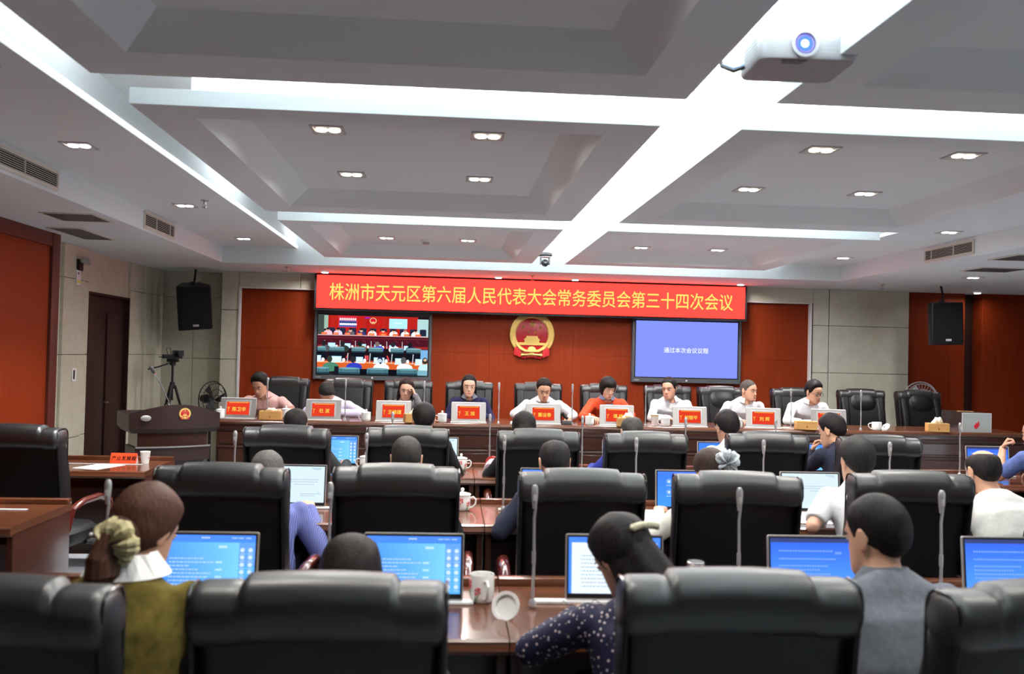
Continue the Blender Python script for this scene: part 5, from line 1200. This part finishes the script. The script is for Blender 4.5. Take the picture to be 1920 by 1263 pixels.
# ---- head table, left to right (they face the hall)
ds = []
P_ = lambda *a, **k: person(*a, **k)
P_('man in a pink short-sleeved shirt leaning over the table at far left', -1.93, 10.06, D, PI, (-1.985,9.72,1.385), .42, -.32, .06, shirt=PINK, sleeve='short', skin=S1, ht=.020, htop=1.5, elb=((-.30,.38,.80),(.33,.36,.80)), wri=((-.10,.52,.81),(.14,.54,.81)))
P_('man in a lilac shirt bowing his head low over the table', -1.22, 10.06, D, PI, (-1.275,9.66,1.315), 1.10, .0, -.03, shirt=LILAC, skin=S3, haircol=(.022,.020,.020), elb=((-.33,.40,.80),(.27,.36,.80)), wri=((-.08,.52,.81),(.06,.50,.82)))
r_, M_, s_, S_, N_ = P_('woman with glasses resting her cheek on a fist, grey blouse', -.47, 10.08, D, PI, (-.436,9.78,1.372), .20, .05, -.08, shirt=GREYCHK, skin=S2, hair='bob', haircol=(.020,.010,.009), sw=.155, hs=.98, glasses=SPECM, collar=False, elb=((-.22,.36,.80),(.22,.36,.80)), wri=((-.135,.385,1.000),(.05,.46,.81)), handdir=(((.35,-.10,.9),(-.9,.0,.35),1.25),None))
curtain(r_, M_, [(.11,.080,.103,-.003,0),(.03,.090,.110,-.008,0),(-.05,.092,.105,-.01,0),(-.12,.085,.095,-.015,0),(-.17,.075,.08,-.02,0)], 1.62, (.020,.010,.009))
MB().torus(.029,.006,20,8,M=T(-.140,.382,.972) @ RX(.15) @ RY(.3)).build('watch', BLACK, r_)
r_, M_, s_, S_, N_ = P_('woman in a navy cardigan with a speckled collar, hair to the jaw', .26, 10.08, D, PI, (.246,9.80,1.42), .08, .03, 0, shirt=NAVYC, skin=S2, hair='bob', haircol=BK, sw=.158, hs=.98, glasses=SPECM, collarcol=PATT)
curtain(r_, M_, [(.11,.080,.103,-.003,0),(.03,.091,.108,-.004,0),(-.04,.092,.100,-.006,0),(-.085,.080,.085,-.01,0)], 1.55, BK)
P_('man in a white shirt reading, seated in the middle under the emblem', 1.07, 10.06, D, PI, (1.062,9.72,1.405), .38, .03, 0, shirt=WSH, skin=S1, hair='crop', haircol=(.014,.010,.009), elb=((-.33,.34,.82),(.33,.34,.82)), wri=((-.26,.54,.81),(.30,.54,.81)))
r_, M_, s_, S_, N_ = P_('woman in an orange jacket looking down, short black fringe', 1.80, 10.08, D, PI, (1.775,9.76,1.43), .30, .30, -.05, shirt=ORNGJ, skin=S2, hair='bangs', haircol=BK, ht=.020, sw=.165, hs=.96, glasses=SPECM, collarcol=BLUSH, elb=((-.25,.30,.82),(.31,.36,.80)), wri=((-.1,.5,.81),(.22,.56,.81)))
zt = N_.z; patch(r_, s_, [(zt-.02,-.045,.045),(zt-.08,-.055,.055),(zt-.16,-.05,.05),(zt-.24,-.04,.04),(zt-.32,-.03,.03)], BLUSH, 'blouse_front')
for s in (-1,1): patch(r_, s_, [(zt-.03,s*.04,s*.10),(zt-.08,s*.045,s*.125),(zt-.13,s*.042,s*.115),(zt-.17,s*.04,s*.06)], ORNGJ, 'lapel', .010)
P_('man in a white shirt turned to the left of the photo, below the blue screen', 2.53, 10.06, D, PI, (2.475,9.80,1.44), .10, -.62, .04, shirt=WSH, skin=S3, elb=((-.23,.22,.80),(.26,.28,.80)), wri=((-.05,.44,.81),(.10,.46,.81)))
P_('nearly bald man in a white shirt turned to the right of the photo', 3.32, 10.06, D, PI, (3.37,9.78,1.438), .05, .62, 0, shirt=WSH, skin=S1, hair='crop', haircol=(.06,.05,.045), ht=.003, elb=((-.24,.24,.80),(.28,.30,.80)), wri=((-.1,.46,.81),(.12,.50,.81)))
P_('man in a white shirt with black-rimmed glasses leaning on the table', 4.06, 10.06, D, PI, (4.105,9.74,1.44), .28, .42, .05, shirt=WSH, skin=S1, ht=.017, htop=1.4, glasses=SPEC, elb=((-.27,.28,.80),(.28,.38,.80)), wri=((-.05,.46,.81),(.20,.56,.81)))
for r_ in [o for o in COL.objects if o.name.startswith('person') and o.get('label','').startswith(('man in a white shirt','nearly bald man'))]:
    so_ = [c for c in r_.children if c.name.startswith('shirt')][0]; zt = max(v.co.z for v in so_.data.vertices)-.03; xm = sum(v.co.x for v in so_.data.vertices if v.co.z > zt-.03)/max(1, len([1 for v in so_.data.vertices if v.co.z > zt-.03]))
    patch(r_, so_, [(zt-.03-.05*k, xm-.013, xm+.013) for k in range(7)], WSH, 'placket', .0025)
    for k in range(3): patch(r_, so_, [(zt-.075-.08*k, xm-.005, xm+.005), (zt-.085-.08*k, xm-.005, xm+.005)], TRIM, 'button', .0045)
# ---- third row (backs to the camera)
P_('third-row man in a dark checked jacket, only hair above his chair', -1.03, 6.30, 0, 0, (-1.075,6.52,1.222), .35, .2, 0, shirt=GREENC, elb=((-.29,.15,.72),(.33,.16,.73)), wri=((-.1,.38,.81),(.30,.46,.81)))
P_('third-row man in dark clothes with a black crew cut, before the fist-propped woman', -.19, 6.42, 0, 0, (-.157,6.50,1.285), .20, 0, 0, shirt=BLKT, ht=.015, elb=((-.26,.14,.72),(.30,.16,.73)), wri=((-.1,.38,.81),(.24,.42,.81)))
r_, M_, s_, S_, N_ = P_('third-row woman with dark bobbed hair and a mauve sleeve', .62, 6.34, 0, 0, (.572,6.50,1.232), .40, 0, 0, shirt=BLKT, sleeve='long', hair='bob', haircol=BK, sw=.155, ht=.016, collar=False, elb=((-.30,.16,.76),(.26,.16,.73)), wri=((-.24,.42,.82),(.12,.42,.81)))
curtain(r_, M_, [(.11,.080,.103,-.003,0),(.03,.092,.110,-.006,0),(-.05,.095,.105,-.01,0),(-.12,.085,.09,-.015,0)], 1.9, BK)
MB().tube([(-.285,.22,.79),(-.262,.32,.812),(-.245,.40,.822)], [.052,.054,.046], 12).build('mauve_cuff', MAUVE, r_); MB().tube([(-.268,.36,.826),(-.25,.39,.83)], [.055,.05], 12).build('red_cuff', mat('red_cuff', (.45,.04,.03), .8), r_)
P_('third-row man with thinning grey hair, in royal blue', 1.38, 6.30, 0, 0, (1.37,6.50,1.22), .45, 0, 0, shirt=ROYAL, haircol=(.045,.042,.038), ht=.010, bald=(.135,.02,.050,.07), elb=((-.33,.18,.76),(.28,.16,.73)), wri=((-.26,.42,.81),(.12,.42,.81)))
P_('third-row man with full black hair in a white shirt', 2.14, 6.42, 0, 0, (2.08,6.50,1.272), .25, .15, 0, shirt=WSH, ht=.019, skin=S3)
P_('third-row man in dark navy with his chin on his hand', 2.97, 6.34, 0, 0, (2.87,6.48,1.262), .32, .62, .08, shirt=NAVY, ht=.019, skin=S1, elb=((-.24,.34,.80),(.26,.16,.73)), wri=((-.145,.375,.955),(.12,.42,.81)), handdir=(((.30,-.15,.9),(-.7,.6,.0),.8),None))
P_('third-row man in a blue shirt raising a fist to his face at the right edge', 4.50, 6.24, 0, 0, (4.45,6.45,1.275), .15, .55, 0, shirt=BLUEP, sleeve='short', ht=.017, elb=((-.28,.30,.80),(.26,.16,.73)), wri=((-.20,.385,1.01),(.12,.42,.81)), handdir=(((.45,-.15,.85),(-.5,.5,.3),1.2),None))
# ---- second row
P_('second-row man with greying hair in a blue striped shirt', -.90, 4.45, 0, 0, (-.918,4.72,1.118), .60, 0, 0, shirt=BLUEST, haircol=(.075,.070,.066), skin=S1, elb=((-.28,.12,.70),(.30,.08,.62)), wri=((-.1,.36,.81),(.20,.34,.81)))
P_('second-row man with close-cropped hair, ears showing over the chair', -.20, 4.45, 0, 0, (-.199,4.70,1.212), .28, 0, 0, shirt=BLKT, hair='crop', haircol=(.030,.027,.025), ht=.006)
P_('second-row balding man in a navy jacket, elbow on the desk', .60, 4.45, 0, 0, (.58,4.70,1.205), .38, 0, 0, shirt=NAVY, haircol=(.014,.012,.012), ht=.010, bald=(.150,.03,.04,.05), elb=((-.31,.10,.74),(.28,.12,.72)), wri=((-.24,.34,.82),(.12,.38,.81)))
r_, M_, s_, S_, N_ = P_('second-row woman in a cream top with a big grey scrunchie', 1.42, 4.45, 0, 0, (1.42,4.70,1.170), .42, .25, 0, shirt=CREAMT, hair='full', haircol=BR, ht=.014, sw=.155, collar=False, elb=((-.33,.14,.72),(.26,.12,.70)), wri=((-.25,.36,.81),(.12,.38,.81)))
scrunchie(r_, M_, (.035,-.122,.085), .030, .034, SCR_S, RX(-.75) @ RY(.35)); MB().ball((.035,-.122,.085), (.022,.03,.022), 14, 9).build('hair_bun', hairmat(BR), r_).matrix_basis = M_
P_('second-row man in a white short-sleeved shirt, tousled black hair', 2.20, 4.45, 0, 0, (2.205,4.66,1.240), .12, 0, .05, shirt=WSH, sleeve='short', haircol=(.016,.015,.015), ht=.020, htop=1.3, skin=S2, sw=.18, elb=((-.31,.02,.80),(.30,.12,.72)), wri=((-.20,.24,.80),(.14,.38,.81)))
P_('second-row man with a bald crown in a light grey shirt', 2.95, 4.45, 0, 0, (2.915,4.66,1.195), .30, 0, .04, shirt=LGREY, sleeve='short', haircol=(.012,.010,.010), ht=.012, bald=(.110,.005,.050,.066), skin=S1, collar=False, sw=.18)
# ---- nearest row
r_, M_, s_, S_, N_ = P_('woman in an olive jacket with brown hair tied in a gold scrunchie', -.88, 2.50, 0, 0, (-.842,2.62,1.250), .38, -.45, 0, shirt=OLIVE, hair='full', haircol=(.060,.026,.016), ht=.017, sw=.182, collar=False, skin=S1, vox=.0085)
cl = MB()
rw = []
for i in range(41):
    a = 2*PI*i/40; rf = 1+.10*sin(a*9); rw.append([tuple(N_+Vector((.062*cos(a), .060*sin(a)-.004, .0))), tuple(N_+Vector((.074*rf*cos(a), .072*rf*sin(a)-.008, .058))), tuple(N_+Vector((.070*rf*cos(a), .068*rf*sin(a)-.008, .063))), tuple(N_+Vector((.118*cos(a), .100*sin(a)-.012, .004)))])
cl.loft(rw, False).build('ruffled_collar', PAPER, r_, ang=0)
scrunchie(r_, M_, (.032,-.118,-.002), .038, .034, SCR_G, RX(-1.2) @ RY(.1)); MB().tube([(.01,-.09,.03),(.018,-.128,.0),(.016,-.132,-.05),(.02,-.120,-.09),(.03,-.105,-.12)], [.055,.036,.044,.048,.022], 16).build('ponytail', hairmat((.060,.026,.016)), r_, ang=0).matrix_basis = M_
MB().ball((-.025,-.160,.01), .006, 8, 6).build('bead', TRIM, r_).matrix_basis = M_
r_, M_, s_, S_, N_ = P_('person bowing low behind the broadest near chair, only dark hair showing', -.27, 2.46, 0, 0, (-.268,2.66,1.098), .75, 0, 0, shirt=BLKT, hair='full', haircol=(.014,.010,.009), ht=.020, sw=.155, vox=.0085)
r_, M_, s_, S_, N_ = P_('woman in a dotted navy dress with long black hair and a hair clip', .60, 2.52, 0, 0, (.545,2.70,1.165), .55, .55, -.12, shirt=DOTS, hair='full', haircol=BK, ht=.016, sw=.165, collar=False, skin=S1, vox=.0085, elb=((-.33,.16,.76),(.26,.12,.72)), wri=((-.16,.36,.81),(.12,.40,.81)))
curtain(r_, M_, [(.10,.080,.103,-.003,0),(.02,.090,.113,-.010,.005),(-.06,.100,.125,-.015,.015),(-.16,.125,.135,-.02,.03),(-.27,.13,.13,-.01,.035),(-.36,.10,.10,.0,.03)], 1.55, BK, .03)
clp = MB()
for k in range(9):
    u = (k-4)/4; clp.ball((.048*u, -.118, .098-.006*u*u), (.0095,.009,.0125), 8, 6)
clp.build('hair_clip', mat('shell_clip', (.45,.42,.30), .15, .7, .3), r_).matrix_basis = M_ @ T(.005,0,.012) @ RY(.15)
P_('man in a grey shirt with short black hair, right of centre in the nearest row', 1.33, 2.50, 0, 0, (1.325,2.66,1.242), .18, .42, .04, shirt=GREYT, sleeve='short', haircol=BK, ht=.014, skin=S1, sw=.178, vox=.0085, elb=((-.28,.22,.80),(.28,.12,.72)), wri=((-.17,.40,.86),(.15,.40,.81)))

SC.collection.children.link(COL)
